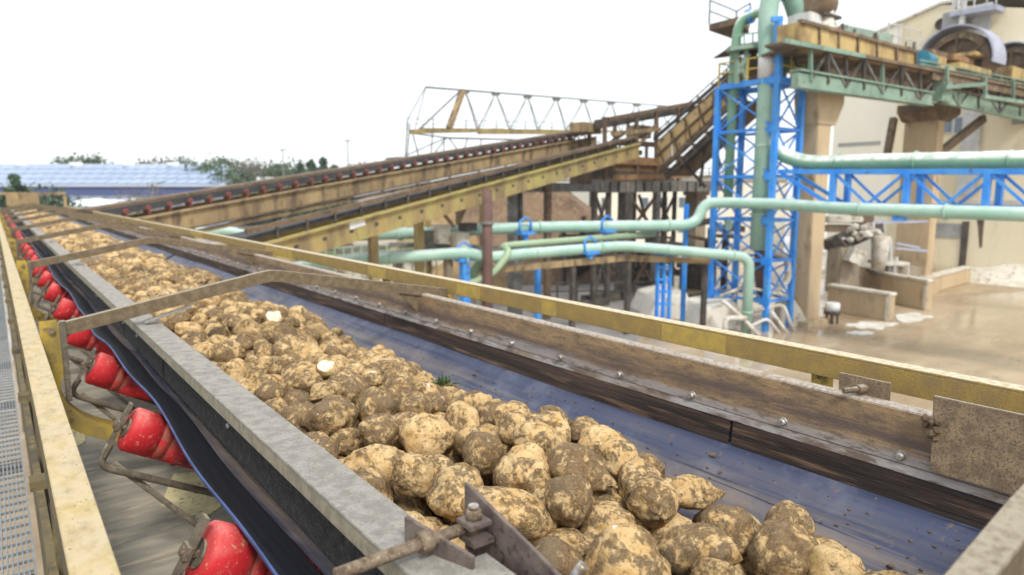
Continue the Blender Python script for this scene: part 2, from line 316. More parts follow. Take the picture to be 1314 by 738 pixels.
# ------------------------------------------------------------------ mesh helpers
class MB:
    def __init__(s): s.bm = bmesh.new()
    def _hull(s, pts, faces, mi=0):
        v = [s.bm.verts.new(p) for p in pts]
        for f in faces:
            try: q = s.bm.faces.new([v[i] for i in f]); q.material_index = mi
            except ValueError: pass
        return v
    def box(s, a, b, mi=0):
        (x0, y0, z0), (x1, y1, z1) = a, b
        x0, x1 = min(x0, x1), max(x0, x1); y0, y1 = min(y0, y1), max(y0, y1); z0, z1 = min(z0, z1), max(z0, z1)
        p = [(x0, y0, z0), (x1, y0, z0), (x1, y1, z0), (x0, y1, z0), (x0, y0, z1), (x1, y0, z1), (x1, y1, z1), (x0, y1, z1)]
        s._hull(p, [(0, 3, 2, 1), (4, 5, 6, 7), (0, 1, 5, 4), (1, 2, 6, 5), (2, 3, 7, 6), (3, 0, 4, 7)], mi); return s
    def bar(s, p, q, w, h=None, up=(0, 0, 1), drop=0, mi=0):
        """rectangular bar from p to q; w across, h along up; drop moves it down by drop*h (0.5 = top edge on the line)"""
        p, q = Vector(p), Vector(q); h = h or w; d = (q-p).normalized(); u = Vector(up)
        if abs(d.dot(u)) > .98: u = Vector((0, 1, 0))
        r = d.cross(u).normalized(); u = r.cross(d)
        o = -u*h*drop; P = []
        for e in (p, q):
            for a, b in ((-1, -1), (1, -1), (1, 1), (-1, 1)): P.append(e+o+r*w*.5*a+u*h*.5*b)
        s._hull(P, [(0, 3, 2, 1), (4, 5, 6, 7), (0, 1, 5, 4), (1, 2, 6, 5), (2, 3, 7, 6), (3, 0, 4, 7)], mi); return s
    def tube(s, path, r, seg=12, cap=True, mi=0):
        path = [Vector(p) for p in path]; rings = []; prev = None
        for i, p in enumerate(path):
            d = (path[min(i+1, len(path)-1)]-path[max(i-1, 0)]).normalized()
            if prev is None:
                u = Vector((0, 0, 1)) if abs(d.z) < .9 else Vector((0, 1, 0))
            else: u = prev
            a = d.cross(u).normalized(); u = a.cross(d).normalized(); prev = u
            rr = r[i] if isinstance(r, (list, tuple)) else r
            rings.append([s.bm.verts.new(p+a*rr*math.cos(2*math.pi*k/seg)+u*rr*math.sin(2*math.pi*k/seg)) for k in range(seg)])
        for A_, B_ in zip(rings, rings[1:]):
            for k in range(seg):
                f = s.bm.faces.new((A_[k], A_[(k+1) % seg], B_[(k+1) % seg], B_[k])); f.smooth = True; f.material_index = mi
        if cap:
            s.bm.faces.new(rings[0][::-1]).material_index = mi; s.bm.faces.new(rings[-1]).material_index = mi
        return s
    def prism(s, poly, off, mi=0):
        """polygon of 3-D points extruded by vector off"""
        off = Vector(off); a = [s.bm.verts.new(p) for p in poly]; b = [s.bm.verts.new(Vector(p)+off) for p in poly]; k = len(poly)
        fs = [s.bm.faces.new(a[::-1]), s.bm.faces.new(b)]
        for i in range(k): fs.append(s.bm.faces.new((a[i], a[(i+1) % k], b[(i+1) % k], b[i])))
        for f in fs: f.material_index = mi
        return s
    def sheet(s, rows, smooth=True, thick=None):
        V = [[s.bm.verts.new(p) for p in r] for r in rows]
        for A_, B_ in zip(V, V[1:]):
            for i in range(len(A_)-1):
                f = s.bm.faces.new((A_[i], A_[i+1], B_[i+1], B_[i])); f.smooth = smooth
        return s
    def ico(s, c, r, sub=1, jitter=0):
        g = bmesh.ops.create_icosphere(s.bm, subdivisions=sub, radius=1)
        c = Vector(c)
        for v in g['verts']:
            k = 1+random.uniform(-jitter, jitter)
            v.co = Vector((v.co.x*r[0]*k, v.co.y*r[1]*k, v.co.z*r[2]*k)) + c
        return s
    def build(s, name, mats, parent=None, bevel=0, loc=None, smooth=False):
        bm = s.bm; bmesh.ops.recalc_face_normals(bm, faces=bm.faces)
        if bevel: bmesh.ops.bevel(bm, geom=[e for e in bm.edges if len(e.link_faces) == 2 and e.calc_face_angle(0) > .5], offset=bevel, segments=2, affect='EDGES', clamp_overlap=True)
        if smooth:
            for f in bm.faces: f.smooth = True
        base = Vector((0, 0, 0)); p = parent
        while p is not None: base = base+p.location; p = p.parent
        if parent is None and loc is None:
            xs = [v.co for v in bm.verts]
            lo = Vector((min(v.x for v in xs), min(v.y for v in xs), min(v.z for v in xs))); hi = Vector((max(v.x for v in xs), max(v.y for v in xs), max(v.z for v in xs)))
            loc = Vector(((lo.x+hi.x)/2, (lo.y+hi.y)/2, lo.z))
            bmesh.ops.translate(bm, verts=bm.verts, vec=-loc)
        elif loc is None:
            loc = base; bmesh.ops.translate(bm, verts=bm.verts, vec=-base)
        loc = Vector(loc)                    # an explicit loc means: the mesh is already local to it
        me = bpy.data.meshes.new(name); bm.to_mesh(me); bm.free()
        for k in (mats if isinstance(mats, (list, tuple)) else [mats]): me.materials.append(M[k])
        o = bpy.data.objects.new(name, me); COL.objects.link(o); o.location = loc-base
        if parent: o.parent = parent
        return o
def tag(o, label, cat, group=None):
    o['label'] = label; o['category'] = cat
    if group: o['group'] = group
    return o
def thing(name, loc, label, cat, group=None):
    o = bpy.data.objects.new(name, None); COL.objects.link(o); o.location = loc; o.empty_display_size = .2
    return tag(o, label, cat, group)
def struct(o): o['kind'] = 'structure'; return o
def stuff(o): o['kind'] = 'stuff'; return o
def copy_part(o, parent, loc):
    c = o.copy(); COL.objects.link(c); c.parent = parent; c.location = loc
    for ch in o.children:
        k = ch.copy(); COL.objects.link(k); k.parent = c
    return c
def arc(p0, p1, p2, n=8):
    p0, p1, p2 = Vector(p0), Vector(p1), Vector(p2)
    return [p0*(1-t)**2+p1*2*t*(1-t)+p2*t*t for t in [i/n for i in range(n+1)]]
def bent(pts, rad, n=6):
    """polyline with rounded corners"""
    pts = [Vector(p) for p in pts]; out = [pts[0]]
    for a, b, c in zip(pts, pts[1:], pts[2:]):
        r1 = min(rad, (a-b).length*.48); r2 = min(rad, (c-b).length*.48)
        out += arc(b+(a-b).normalized()*r1, b, b+(c-b).normalized()*r2, n)
    return out+[pts[-1]]

# ================================================================== THE SETTING
struct(MB().sheet([[(-900, -900, GZ), (1200, -900, GZ)], [(-900, 1500, GZ), (1200, 1500, GZ)]]).build('ground', 'yard_concrete'))
def flat_poly(name, px, z, matname):
    m_ = MB(); m_.prism([pz(u, v, GZ+z) for u, v in px], (0, 0, .003)); return m_.build(name, matname)

# ================================================================== THE NEAR CONVEYOR
YE, Y0 = 33.0, -1.2
conv = thing('belt_conveyor', (1.3, 3, GZ), 'long overhead belt conveyor with red idlers carrying beets towards the viewer', 'conveyor')
YK = [.258+3.42*i for i in range(10)]
# belt: troughed, its free wings wave between the idlers
ROLL_Y = [.55+1.07*i for i in range(31)]
def belt_z(x, y):
    c = 1.345; a = abs(x-c)
    z = -1.03
    if a > .45: z += (a-.45)*math.tan(math.radians(29))
    k = max(0, (a-.60)/.345)
    ph = (y-ROLL_Y[0])/1.07*2*math.pi
    z += k*k*(.016*math.sin(y*2.15+.4)+.007*math.sin(y*5.1+1)) - .003*k*(1-math.cos(ph))
    return z
xs_in = [.50+.0338*i for i in range(51)]
ys = [Y0+.07*i for i in range(int(12/.07))]+[Y0+11.9+.25*i for i in range(int((YE-Y0-11.9)/.25)+1)]
def belt_x(x, y):                            # outer edge wanders a little, as the photograph shows
    k = max(0, (.62-x)/.22); ph = (y-ROLL_Y[0])/1.07*2*math.pi
    return x+k*(.010*math.sin(y*2.15+2.2)+.003*math.cos(ph))
MB().sheet([[(x, y, belt_z(x, y)) for x in xs_in] for y in ys]).build('belt', 'belt_blue', conv)
wing = MB().sheet([[(belt_x(x, y), y, belt_z(x, y)) for x in [.400, .403, .412, .43, .445, .46, .475, .49, .50]] for y in ys]).build('belt_wing', 'belt_wing', conv)
MB().sheet([[(belt_x(.40, y)-.001, y, belt_z(.40, y)-.011), (belt_x(.40, y)-.003, y, belt_z(.40, y)-.002), (belt_x(.40, y), y, belt_z(.40, y)+.0015), (belt_x(.403, y), y, belt_z(.403, y)+.001)] for y in ys]).build('belt_edge', 'belt_edge', wing)
MB().sheet([[(x, y, belt_z(x, y)) for x in [2.19, 2.22, 2.25, 2.28]] for y in ys]).build('belt_wing', 'belt_wing', conv)

# left side: rail, web, posts
def run(y0, y1, step):
    out = []; y = y0
    while y < y1-.01: out.append((y, min(y+step, y1))); y += step
    return out
for a, b in run(-1.3, YE, 6.84):
    r = MB().box((.052, a+.003, -.657), (.122, b-.003, -.645)).build('side_rail', 'left_rail', conv, bevel=.002)
    MB().box((.060, a+.003, -.86), (.068, b-.003, -.6575)).build('rail_web', 'side_web', r)
for i in range(28):
    y = .25+1.14*i
    MB().box((.069, y, -1.55), (.115, y+.05, -.6575)).build('rail_post', 'side_web', conv)
    MB().box((.02, y-.01, -.93), (.075, y+.06, -.90)).build('rail_bracket', 'side_web', conv)
for a, b in run(-1.3, YE, 6.84):
    MB().box((.045, a, -1.56), (.072, b-.004, -1.20)).build('kick_plate', 'side_web', conv)
# deck under the belt
for a, b in run(-1.3, YE, 3.42):
    MB().box((.09, a+.006, -1.45), (2.5, b-.006, -1.42)).build('deck_plate', 'deck_mud', conv)
m_ = MB(); m_.prism([(.50, 3.32, -1.418), (.62, 3.66, -1.418), (.74, 3.60, -1.418), (.80, 3.22, -1.418), (.62, 3.05, -1.418)], (0, 0, .004)); m_.build('paint_patch', 'patch_paint', conv)
m_ = MB(); m_.prism([(.16, 4.3, -1.418), (.20, 4.75, -1.418), (.36, 4.95, -1.418), (.31, 4.45, -1.418)], (0, 0, .004)); m_.build('paint_patch', 'patch_paint', conv)
# yokes with gussets, cross beams
for i, y in enumerate(YK):
    for k, (pts, nm) in enumerate((([(.175, -.600), (1.166, -.414), (2.27, -.612)], 'yoke'),)):
        mb = MB()
        prof = [(0, 0), (0, -.062), (.006, -.062), (.006, -.006), (.045, -.006), (.045, 0)]        # (along Y, down)
        rows = [[(x, y+py, z+pz_) for py, pz_ in prof] for x, z in [(.175, -.600), (.7, -.5015), (1.10, -.4264), (1.166, -.418), (1.232, -.4264), (1.7, -.510), (2.27, -.612)]]
        V = [[mb.bm.verts.new(p) for p in r] for r in rows]
        for A_, B_ in zip(V, V[1:]):
            for j in range(6): mb.bm.faces.new((A_[j], A_[(j+1) % 6], B_[(j+1) % 6], B_[j]))
        mb.bm.faces.new(V[0][::-1]); mb.bm.faces.new(V[-1])
        yk = mb.build('yoke', 'yoke_steel', conv, bevel=.0015)
    gp = MB(); gp.prism([(.122, y-.010, -.575), (.185, y-.010, -.575), (.198, y-.010, -.60), (.198, y-.010, -.82), (.165, y-.010, -.95), (.122, y-.010, -.95)], (0, .0085, 0))
    g = gp.build('gusset', 'beam_yellow', conv, bevel=.001)
    MB().tube([(.165, y-.028, -.622), (.165, y-.008, -.622)], .014, 6).build('bolt', 'rusty_bolt', g)
    MB().box((.199, y-.012, -.96), (.222, y+.03, -.585)).build('yoke_post', 'bracket_steel', conv, bevel=.001)
    cb = MB(); pth = bent([(.135, y+.03, -.80), (.16, y+.03, -1.02), (.42, y+.03, -1.19), (2.3, y+.03, -1.19)], .2, 8)
    rings = []
    for q0, q1, q2 in zip([pth[0]]+pth, pth, pth[1:]+[pth[-1]]):
        d = (q2-q0).normalized(); nn = Vector((-d.z, 0, d.x)); rings.append([q1+nn*a*.0375+Vector((0, c, 0)) for a, c in ((-1, -.05), (1, -.05), (1, .05), (-1, .05), (-1, -.05))])
    cb.sheet(rings, smooth=False)
    cb.build('cross_beam', 'beam_yellow', conv)
    # clip on the left skirt and triangular gusset on the right skirt
    MB().bar((.545, y+.03, -.632), (.76, y+.03, -.575), .05, .008).build('yoke_clip', 'skirt_top', conv)
    tg = MB(); tg.prism([(1.92, y+.012, -.605), (2.14, y+.012, -.645), (2.075, y+.012, -.76)], (0, .010, 0)); tg.build('gusset', 'yoke_steel', conv)
    MB().box((2.262, y-.02, -1.2), (2.298, y+.04, -.652)).build('yoke_post', 'beam_yellow', conv, bevel=.001)
# left skirt
for a, b in run(-.4, YE, 6.84):
    mb = MB(); mb.box((.512, a, -.652), (.620, b-.003, -.645)); mb.build('skirt_channel', 'skirt_top', conv, bevel=.0015)
    MB().box((.5135, a, -.690), (.520, b-.003, -.6525)).build('skirt_lip', 'skirt_lip', conv)
    MB().box((.607, a, -.80), (.615, b-.003, -.6525)).build('skirt_board', 'scraped_steel', conv)
y = -.15; k = 0
while y < YE-.2:
    L_ = 1.13
    mb = MB()
    rows = [[(.538+.0015*math.sin(y*7+t*5), y+.003+t*(L_-.006), z) for z in (-.6525, -.70, -.75, -.815)] for t in [j/6 for j in range(7)]]
    mb.sheet(rows); mb.prism([(.5395, y+.003, -.6525), (.560, y+.003, -.6525), (.566, y+.003, -.83), (.5445, y+.003, -.83)], (0, L_-.006, 0))
    mb.build('skirt_rubber', 'rubber', conv); y += L_; k += 1
for yb in (3.9, 4.35, 5.6, 6.9, 2.2):
    MB().ico((.537, yb, -.735), (.008, .011, .011), 1).build('bolt', 'bolt_steel', conv)
# right skirt
for a, b in run(-.6, YE, 6.84):
    prof = [(2.116, -.626), (2.086, -.626), (2.076, -.634), (2.050, -.785)]
    mb = MB()
    mb.prism([(x, a, z) for x, z in prof]+[(2.062, a, -.786), (2.090, a, -.642), (2.116, a, -.634)], (0, b-a-.003, 0))
    sk = mb.build('skirt_channel', 'right_skirt', conv, bevel=.002)
    mb = MB(); mb.prism([(2.0495, a, -.787), (2.0480, a, -.792), (2.042, a, -.810), (2.052, a, -.813), (2.060, a, -.787)], (0, b-a-.003, 0)); mb.build('wear_strip', 'scraped_steel', sk, bevel=.0015)
for i in range(44):
    yb = .834+.3755*i-.3755
    mb = MB(); mb.tube([(2.060, yb, -.764), (2.052, yb, -.764)], .016, 10); mb.tube([(2.052, yb, -.764), (2.047, yb, -.764), (2.039, yb, -.764)], [.013, .013, .009], 8)
    mb.build('bolt', 'bolt_steel', conv)
ysm = [-1.3, 1.40, 4.117, 6.83, 9.54, 12.25, 15, 18, 21, 24, 27, 30, 33]
for a, b in zip(ysm, ysm[1:]):
    mb = MB()
    nn = 14
    rows = []
    for j in range(nn+1):
        t = a+.008+(b-a-.016)*j/nn
        rows.append([(2.044+.003*math.sin(t*3), t, -.812), (2.038+.004*math.sin(t*2.3), t, -.86), (2.026+.006*math.sin(t*1.7), t, -.935), (2.046+.006*math.sin(t*1.7), t, -.938), (2.065, t, -.812)])
    mb.sheet(rows, smooth=False)
    mb.bm.faces.new(mb.bm.verts[:5] if False else [v for v in list(mb.bm.verts)[:5]]); mb.bm.faces.new([v for v in list(mb.bm.verts)[-5:]][::-1])
    mb.build('skirt_strip', 'skirt_strip', conv)
# joint plate and clip at the near end of the right skirt
pl = MB(); pl.prism([(2.036, .757, -.560), (2.040, .30, -.560), (2.030, .30, -.772), (2.026, .745, -.772)], (.010, 0, 0)); pl.build('joint_plate', 'dusty_plate', conv, bevel=.0015)
cl = MB(); cl.prism([(2.115, 1.062, -.572), (2.115, .905, -.572), (2.115, .905, -.645), (2.115, 1.062, -.645)], (.008, 0, 0)); c_ = cl.build('clip_plate', 'dusty_plate', conv, bevel=.0015)
MB().tube([(2.045, 1.01, -.608), (2.19, .94, -.600)], .009, 10).build('rod', 'dusty_plate', c_)
MB().tube([(2.088, .989, -.606), (2.112, .978, -.605)], .015, 6).build('nut', 'dusty_plate', c_)
mud = MB()
for i in range(14): mud.ico((2.03+random.uniform(-.006, .01), .755+random.uniform(-.02, .02), -.645+random.uniform(-.03, .03)), (.012, .012, .012), 1, .3)
mud.build('mud_clod', 'crumb', conv)
# right rail
for a, b in run(-1.3, YE, 6.84):
    r = MB().box((2.300, a+.003, -.650), (2.308, b-.003, -.5705)).build('side_rail', 'yellow_rail', conv, bevel=.0015)
    MB().box((2.300, a+.003, -.570), (2.365, b-.003, -.562)).build('rail_flange', 'yellow_rail', r, bevel=.0015)
for a, b in ((1.62, 1.95), (2.66, 2.78), (3.36, 3.62), (6.6, 7.4), (4.6, 4.9), (10.2, 10.9)):
    MB().box((2.2975, a, -.647), (2.2995, b, -.572)).build('paint_patch', 'fresh_yellow', conv)
for i in range(10):
    y = .30+3.42*i
    MB().box((2.309, y+.9, -1.45), (2.35, y+.96, -.571)).build('rail_post', 'beam_yellow', conv)
# clamp at the near end of the left skirt
cp = MB(); cp.prism([(.556, 1.065, -.592), (.606, .915, -.622), (.606, .915, -.72), (.556, 1.065, -.69)], (.009, .003, 0)); cpo = cp.build('clamp_plate', 'clamp_steel', conv, bevel=.0012)
MB().tube([(.395, 1.0, -.619), (.50, .998, -.6155), (.645, .992, -.611)], .0115, 12).build('rod', 'rusty_bolt', cpo)
MB().tube([(.548, .997, -.614), (.572, .996, -.613)], .021, 6).build('nut', 'rusty_bolt', cpo)
cp2 = MB(); cp2.prism([(.682, 1.055, -.556), (.692, .84, -.614), (.694, .70, -.652), (.694, .70, -.80), (.682, 1.055, -.74)], (.009, .001, 0)); cpb = cp2.build('clamp_plate', 'clamp_steel', conv, bevel=.0012)
st_ = MB(); st_.box((.632, .958, -.603), (.680, 1.006, -.593)); st_.build('washer_plate', 'clamp_steel', cpb, bevel=.0015)
st_ = MB(); st_.box((.634, .952, -.634), (.680, 1.002, -.622)); st_.build('washer_plate', 'clamp_steel', cpb, bevel=.0015)
MB().tube([(.656, .984, -.65), (.656, .984, -.588)], .010, 10).build('bolt_shank', 'rusty_bolt', cpb)
MB().tube([(.656, .984, -.5925), (.656, .984, -.580), (.656, .984, -.575)], [.0165, .0165, .012], 6).build('bolt_head', 'rusty_bolt', cpb)
MB().tube([(.656, .984, -.574), (.656, .984, -.567)], .0095, 10).build('bolt_tip', 'bolt_steel', cpb)
MB().tube([(.622, .962, -.652), (.622, .962, -.634)], .005, 8).build('stud', 'copper_stud', cpb)
MB().tube(bent([(.722, .80, -.72), (.719, .802, -.67), (.737, .787, -.632), (.744, .782, -.622)], .02, 5), [.009]*8+[.010]*6, 10).build('hook', 'bolt_steel', cpb)
MB().box((.585, .55, -.655), (.66, .95, -.646)).build('clamp_base', 'skirt_top', conv, bevel=.001)

# idlers: red rollers under the left wing, each in a bent rod bracket
AX = Vector((math.cos(math.radians(30)), 0, -math.sin(math.radians(30))))
def roller_mesh():
    mb = MB(); R_ = .079; seg = 40
    prof = [(0, .018), (0, .062), (.004, .072), (.012, R_), (.098, R_), (.101, R_-.006), (.107, R_-.006), (.110, R_-.001), (.136, R_-.001), (.139, R_-.005), (.146, R_-.005), (.149, R_-.002), (.46, R_-.002), (.47, .06), (.47, .02)]
    u = Vector((0, 1, 0)); v = AX.cross(u)
    rings = []
    for t, r in prof: rings.append([mb.bm.verts.new((r*math.cos(2*math.pi*k/seg), r*math.sin(2*math.pi*k/seg), t)) for k in range(seg)])
    for A_, B_ in zip(rings, rings[1:]):
        for k in range(seg):
            f = mb.bm.faces.new((A_[k], A_[(k+1) % seg], B_[(k+1) % seg], B_[k])); f.smooth = True
    mb.bm.faces.new(rings[0][::-1]); mb.bm.faces.new(rings[-1])
    return mb
BASE = Vector((.316, 0, -.832))
rq = AX.to_track_quat('Z', 'Y')
first = None
for i, y in enumerate(ROLL_Y):
    loc = BASE+Vector((0, y, 0))-conv.location
    if first is None:
        mb = roller_mesh(); bmesh.ops.recalc_face_normals(mb.bm, faces=mb.bm.faces)
        me = bpy.data.meshes.new('roller'); mb.bm.to_mesh(me); mb.bm.free(); me.materials.append(M['roller_red'])
        o = bpy.data.objects.new('roller', me); COL.objects.link(o); o.parent = conv; o.location = loc; o.rotation_euler = rq.to_euler()
        def sub(name, mb2, mk):
            bmesh.ops.recalc_face_normals(mb2.bm, faces=mb2.bm.faces)
            me2 = bpy.data.meshes.new(name); mb2.bm.to_mesh(me2); mb2.bm.free(); me2.materials.append(M[mk])
            q = bpy.data.objects.new(name, me2); COL.objects.link(q); q.parent = o; return q
        sub('shaft', MB().tube([(0, 0, -.045), (0, 0, .01)], .012, 10), 'rusty_bolt')
        sub('bearing_cap', MB().tube([(0, 0, -.006), (0, 0, .002)], .034, 20), 'bracket_steel')
        first = o
        # bracket in conveyor space, local origin at the roller
        bk = MB()
        w_ = .036
        e = AX*-.026; dn = Vector((-.5, 0, -.866))
        t0 = e-dn*.085; t1 = e+dn*.115
        bk.bar(t0, t1, w_, .010, up=AX)
        c0 = t1+dn*.006
        pth = bent([c0-dn*.05+AX*.004, c0+dn*.03, c0+Vector((.50, 0, -.31))], .05, 6)
        bk.tube(pth, .013, 10)
        bk.tube([c0+Vector((.035, .02, -.035)), c0+Vector((.30, .03, -.36)), c0+Vector((.42, .03, -.50))], .011, 10)
        bk.bar(e-AX*.008+Vector((0, -.022, 0)), e-AX*.008+Vector((0, .022, 0)), .03, .012, up=AX)
        me3 = bpy.data.meshes.new('roller_bracket'); bmesh.ops.recalc_face_normals(bk.bm, faces=bk.bm.faces); bk.bm.to_mesh(me3); bk.bm.free(); me3.materials.append(M['bracket_steel'])
        ob = bpy.data.objects.new('roller_bracket', me3); COL.objects.link(ob); ob.parent = conv; ob.location = loc
    else:
        c = copy_part(first, conv, loc); c.rotation_euler = (rq @ Matrix.Rotation(random.uniform(0, 6.28), 3, 'Z').to_quaternion()).to_euler()
        c2 = copy_part(ob, conv, loc)
# portal at the far end, support legs
for x in (.12, 2.36): MB().box((x-.05, YE-.05, -1.45), (x+.05, YE+.05, -.05)).build('portal_post', 'conv_beam', conv)
MB().box((.10, YE-.10, -.12), (2.4, YE-.055, -.02)).build('portal_beam', 'conv_beam', conv)
MB().box((.45, YE-.10, -.55), (1.5, YE-.055, -.125)).build('portal_panel', 'conv_beam', conv)
for y in (.9, 11.2, 21.4, 31.7):
    for x in (.25, 2.25): MB().box((x-.1, y-.1, GZ), (x+.1, y+.1, -1.452)).build('leg', 'side_web', conv)

# ================================================================== WALKWAY
wk = thing('walkway', (-.4, 3, GZ), 'galvanised grating walkway running along the left side of the conveyor', 'walkway')
g = MB()
for i in range(44): x = -.78+.018*i; g.box((x, -1.3, -1.575), (x+.006, YE, -1.55))
g.build('grating_bars', 'grate', wk)['kind'] = 'stuff'
g = MB()
for i in range(340): y = -1.3+.1*i; g.box((-.79, y, -1.562), (.012, y+.006, -1.548))
g.build('cross_rods', 'grate', wk)['kind'] = 'stuff'
for i in range(23):
    MB().box((-.79, -1.25+1.5*i, -1.62), (.012, -1.18+1.5*i, -1.576)).build('support_bar', 'grey_steel', wk)
MB().box((.013, -1.3, -1.58), (.021, YE, -1.535)).build('edge_strip', 'grate', wk)
MB().box((-.81, -1.3, -1.75), (-.79, YE, -1.50)).build('edge_beam', 'side_web', wk)
for y in (.9, 11.2, 21.4, 31.7): MB().box((-.8, y-.08, GZ), (-.64, y+.08, -1.63)).build('leg', 'side_web', wk)
# ================================================================== SUGAR BEETS
def beet_mesh(seed, sub, el, taper, cut=None):
    rnd = random.Random(seed)
    bm = bmesh.new(); bmesh.ops.create_icosphere(bm, subdivisions=sub, radius=1)
    off = Vector((rnd.uniform(-50, 50), rnd.uniform(-50, 50), rnd.uniform(-50, 50)))
    sx, sy = rnd.uniform(.9, 1.05), rnd.uniform(.85, 1.0)
    bend = rnd.uniform(-.18, .18)
    for v in bm.verts:
        p = v.co.copy()
        n1 = noise.noise(p*1.1+off); n2 = noise.noise(p*2.6+off*2); n3 = noise.noise(p*6.5+off*3); n4 = noise.noise(p*14+off)
        k = 1+.19*n1+.10*n2+.042*n3+.024*n4
        ring = .022*math.sin(p.z*15+n2*5)*(.35+max(0, p.z))*(.5+n1)
        groove = -.07*math.exp(-((math.atan2(p.y, p.x)-.6+p.z*.4)/.28)**2)*(1-p.z*p.z)
        k += ring+groove
        t = 1-taper*max(0, -p.z)**1.3                # narrows to the root
        q = Vector((p.x*k*sx*t, p.y*k*sy*t, p.z*k*el))
        if p.z < -.8: q.z -= (-.8-p.z)*rnd.choice((0, .6, .9))*el
        q.x += bend*q.z*q.z
        v.co = q
    cutfaces = set()
    if cut:
        nrm, d = Vector(cut[:3]).normalized(), cut[3]
        for v in bm.verts:
            e = v.co.dot(nrm)-d
            if e > 0:
                v.co -= nrm*e*(1-.06*noise.noise(v.co*5)); cutfaces.add(v.index)
    for f in bm.faces:
        f.smooth = True
        if cut and all(v.index in cutfaces for v in f.verts): f.material_index = 1
    return bm
VAR = []
specs = [(1.0, .1), (1.1, .25), (1.3, .45), (1.4, .5), (1.15, .3), (.88, .05), (1.6, .5), (1.0, .4), (1.35, .2), (.95, .2), (1.2, .55), (1.75, .45), (1.05, .05), (1.45, .35), (1.1, .5), (.92, .15)]
cuts = {3: (.3, .2, 1, .95), 4: (.8, .3, .6, .62), 7: (.2, -.3, 1, .72), 10: (0, .2, 1, .8)}
for i, (el, ta) in enumerate(specs):
    bm = beet_mesh(100+i, 4 if True else 3, el, ta, cuts.get(i))
    me = bpy.data.meshes.new('sugar_beet'); bm.to_mesh(me); bm.free(); me.materials.append(M['beet_skin']); me.materials.append(M['beet_flesh']); VAR.append(me)
LOW = []
for i, (el, ta) in enumerate(specs[:8]):
    a_ = []
    for sub in (3, 2):
        bm = beet_mesh(100+i, sub, el, ta); bm.verts.ensure_lookup_table()
        vs = np.array([v.co[:] for v in bm.verts]); fs = np.array([[v.index for v in f.verts] for f in bm.faces]); bm.free(); a_.append((vs, fs))
    LOW.append(a_)
rng_ = np.random.default_rng(11)
def top_h(x, y):
    h = np.interp(x, [.62, .80, 1.05, 1.25, 1.45, 1.62, 1.78], [-.805, -.75, -.73, -.75, -.79, -.855, -.945])
    return h+.035*math.sin(y*2.1+x*3)+.025*math.sin(y*4.7-x*5+1)
def edge_x(y): return 1.70+.07*math.sin(y*1.9+.5)+.05*math.sin(y*4.3)+.05*min(1, max(0, (y-7)/4))-.02*max(0, 1-abs(y-.9)/.7)
def pack(y0, y1, rmin, rmax, P=None):
    P = [] if P is None else P
    y = y0; fails = 0
    while y < y1:
        fails = 0
        while fails < 25:
            near = np.array([p for p in P if p[1] > y-.5]) if P else np.zeros((0, 4))
            big = max(0, 1-max(0, y-.9)/1.6)*.030; r = float(rng_.triangular(rmin+big*.6, rmin+big+.35*(rmax-rmin), rmax+big*.5)); best = None
            for _ in range(12):
                cy = y+rng_.random()*.22; ex = edge_x(cy)
                cx = .635+r*.8+rng_.random()*(ex-.635-r*1.5)
                z = belt_z(cx, cy)+r*.92
                if len(near):
                    d2 = (near[:, 0]-cx)**2+(near[:, 1]-cy)**2; rr = (near[:, 3]+r)*.90
                    mk = d2 < rr**2
                    if mk.any(): z = max(z, (near[mk, 2]+np.sqrt(rr[mk]**2-d2[mk])).max())
                ov = z+r*.9-top_h(cx, cy)
                if best is None or ov < best[0]: best = (ov, cx, cy, z)
            if best[0] < .022: P.append((best[1], best[2], best[3], r)); fails = 0
            else: fails += 1
        y += .18
    return P
P = pack(.42, 7.3, .039, .098)
arr = np.array(P)
# how much of each beet shows from the walkway: sample points on its upper side against all the others
C_ = arr[:, :3]; R_ = arr[:, 3]
score = np.zeros(len(arr))
dist = np.linalg.norm(C_, axis=1)
for i in range(len(arr)):
    to = -C_[i]/dist[i]; a = np.cross(to, [0, 0, 1]); a /= np.linalg.norm(a); b_ = np.cross(a, to); vis = 0
    idx = np.where((np.linalg.norm(C_-C_[i], axis=1) < .6) & (np.arange(len(arr)) != i))[0]
    for k in range(12):
        f = .75 if k < 8 else .35; an = k*math.pi/4
        q = C_[i]+R_[i]*(to*.6+(a*math.cos(an)+b_*math.sin(an))*f)
        rel = C_[idx]-q; dq = -q/np.linalg.norm(q); tt = rel@dq; perp = np.linalg.norm(rel-np.outer(tt, dq), axis=1)
        if not ((tt > 0) & (perp < R_[idx]*.9)).any(): vis += 1
    u = C_[i]@np.array(FW)
    px = 657+876*(C_[i]@np.array(RT))/u; py = 369-876*(C_[i]@np.array(UP))/u
    inside = -60 < px < 1374 and py < 800
    score[i] = (vis/12)*(R_[i]/dist[i])**2*inside
order = np.argsort(-score); single = [int(i) for i in order[:300] if score[i] > 0]; sset = set(single)
GEN = 'mud-streaked tan sugar beet lying in the heap on the blue belt'
used_lab = {}
def place(i):
    x, y, z, r = P[i]
    v = int(rng_.integers(len(VAR)))
    while v in cuts and (r > .08 or y < 2.4 or rng_.random() > .30): v = int(rng_.integers(len(VAR)))
    if r > .115 and v == 11: v = 3
    o = bpy.data.objects.new('sugar_beet', VAR[v]); COL.objects.link(o)
    o.location = (x, y, z)
    cutv = v in cuts
    an = float(rng_.uniform(0, 6.28)); tilt = float(rng_.uniform(.9, 1.75)) if not cutv or rng_.random() < .72 else float(rng_.uniform(.2, .8))
    o.rotation_euler = (tilt, float(rng_.uniform(-.3, .3)), an)
    s = r*1.05/(.62+.38*specs[v][0])
    o.scale = (s*float(rng_.uniform(.95, 1.08)), s*float(rng_.uniform(.92, 1.05)), s)
    tag(o, GEN, 'sugar beet', 'sugar beets heaped on the conveyor belt')
    return o, v
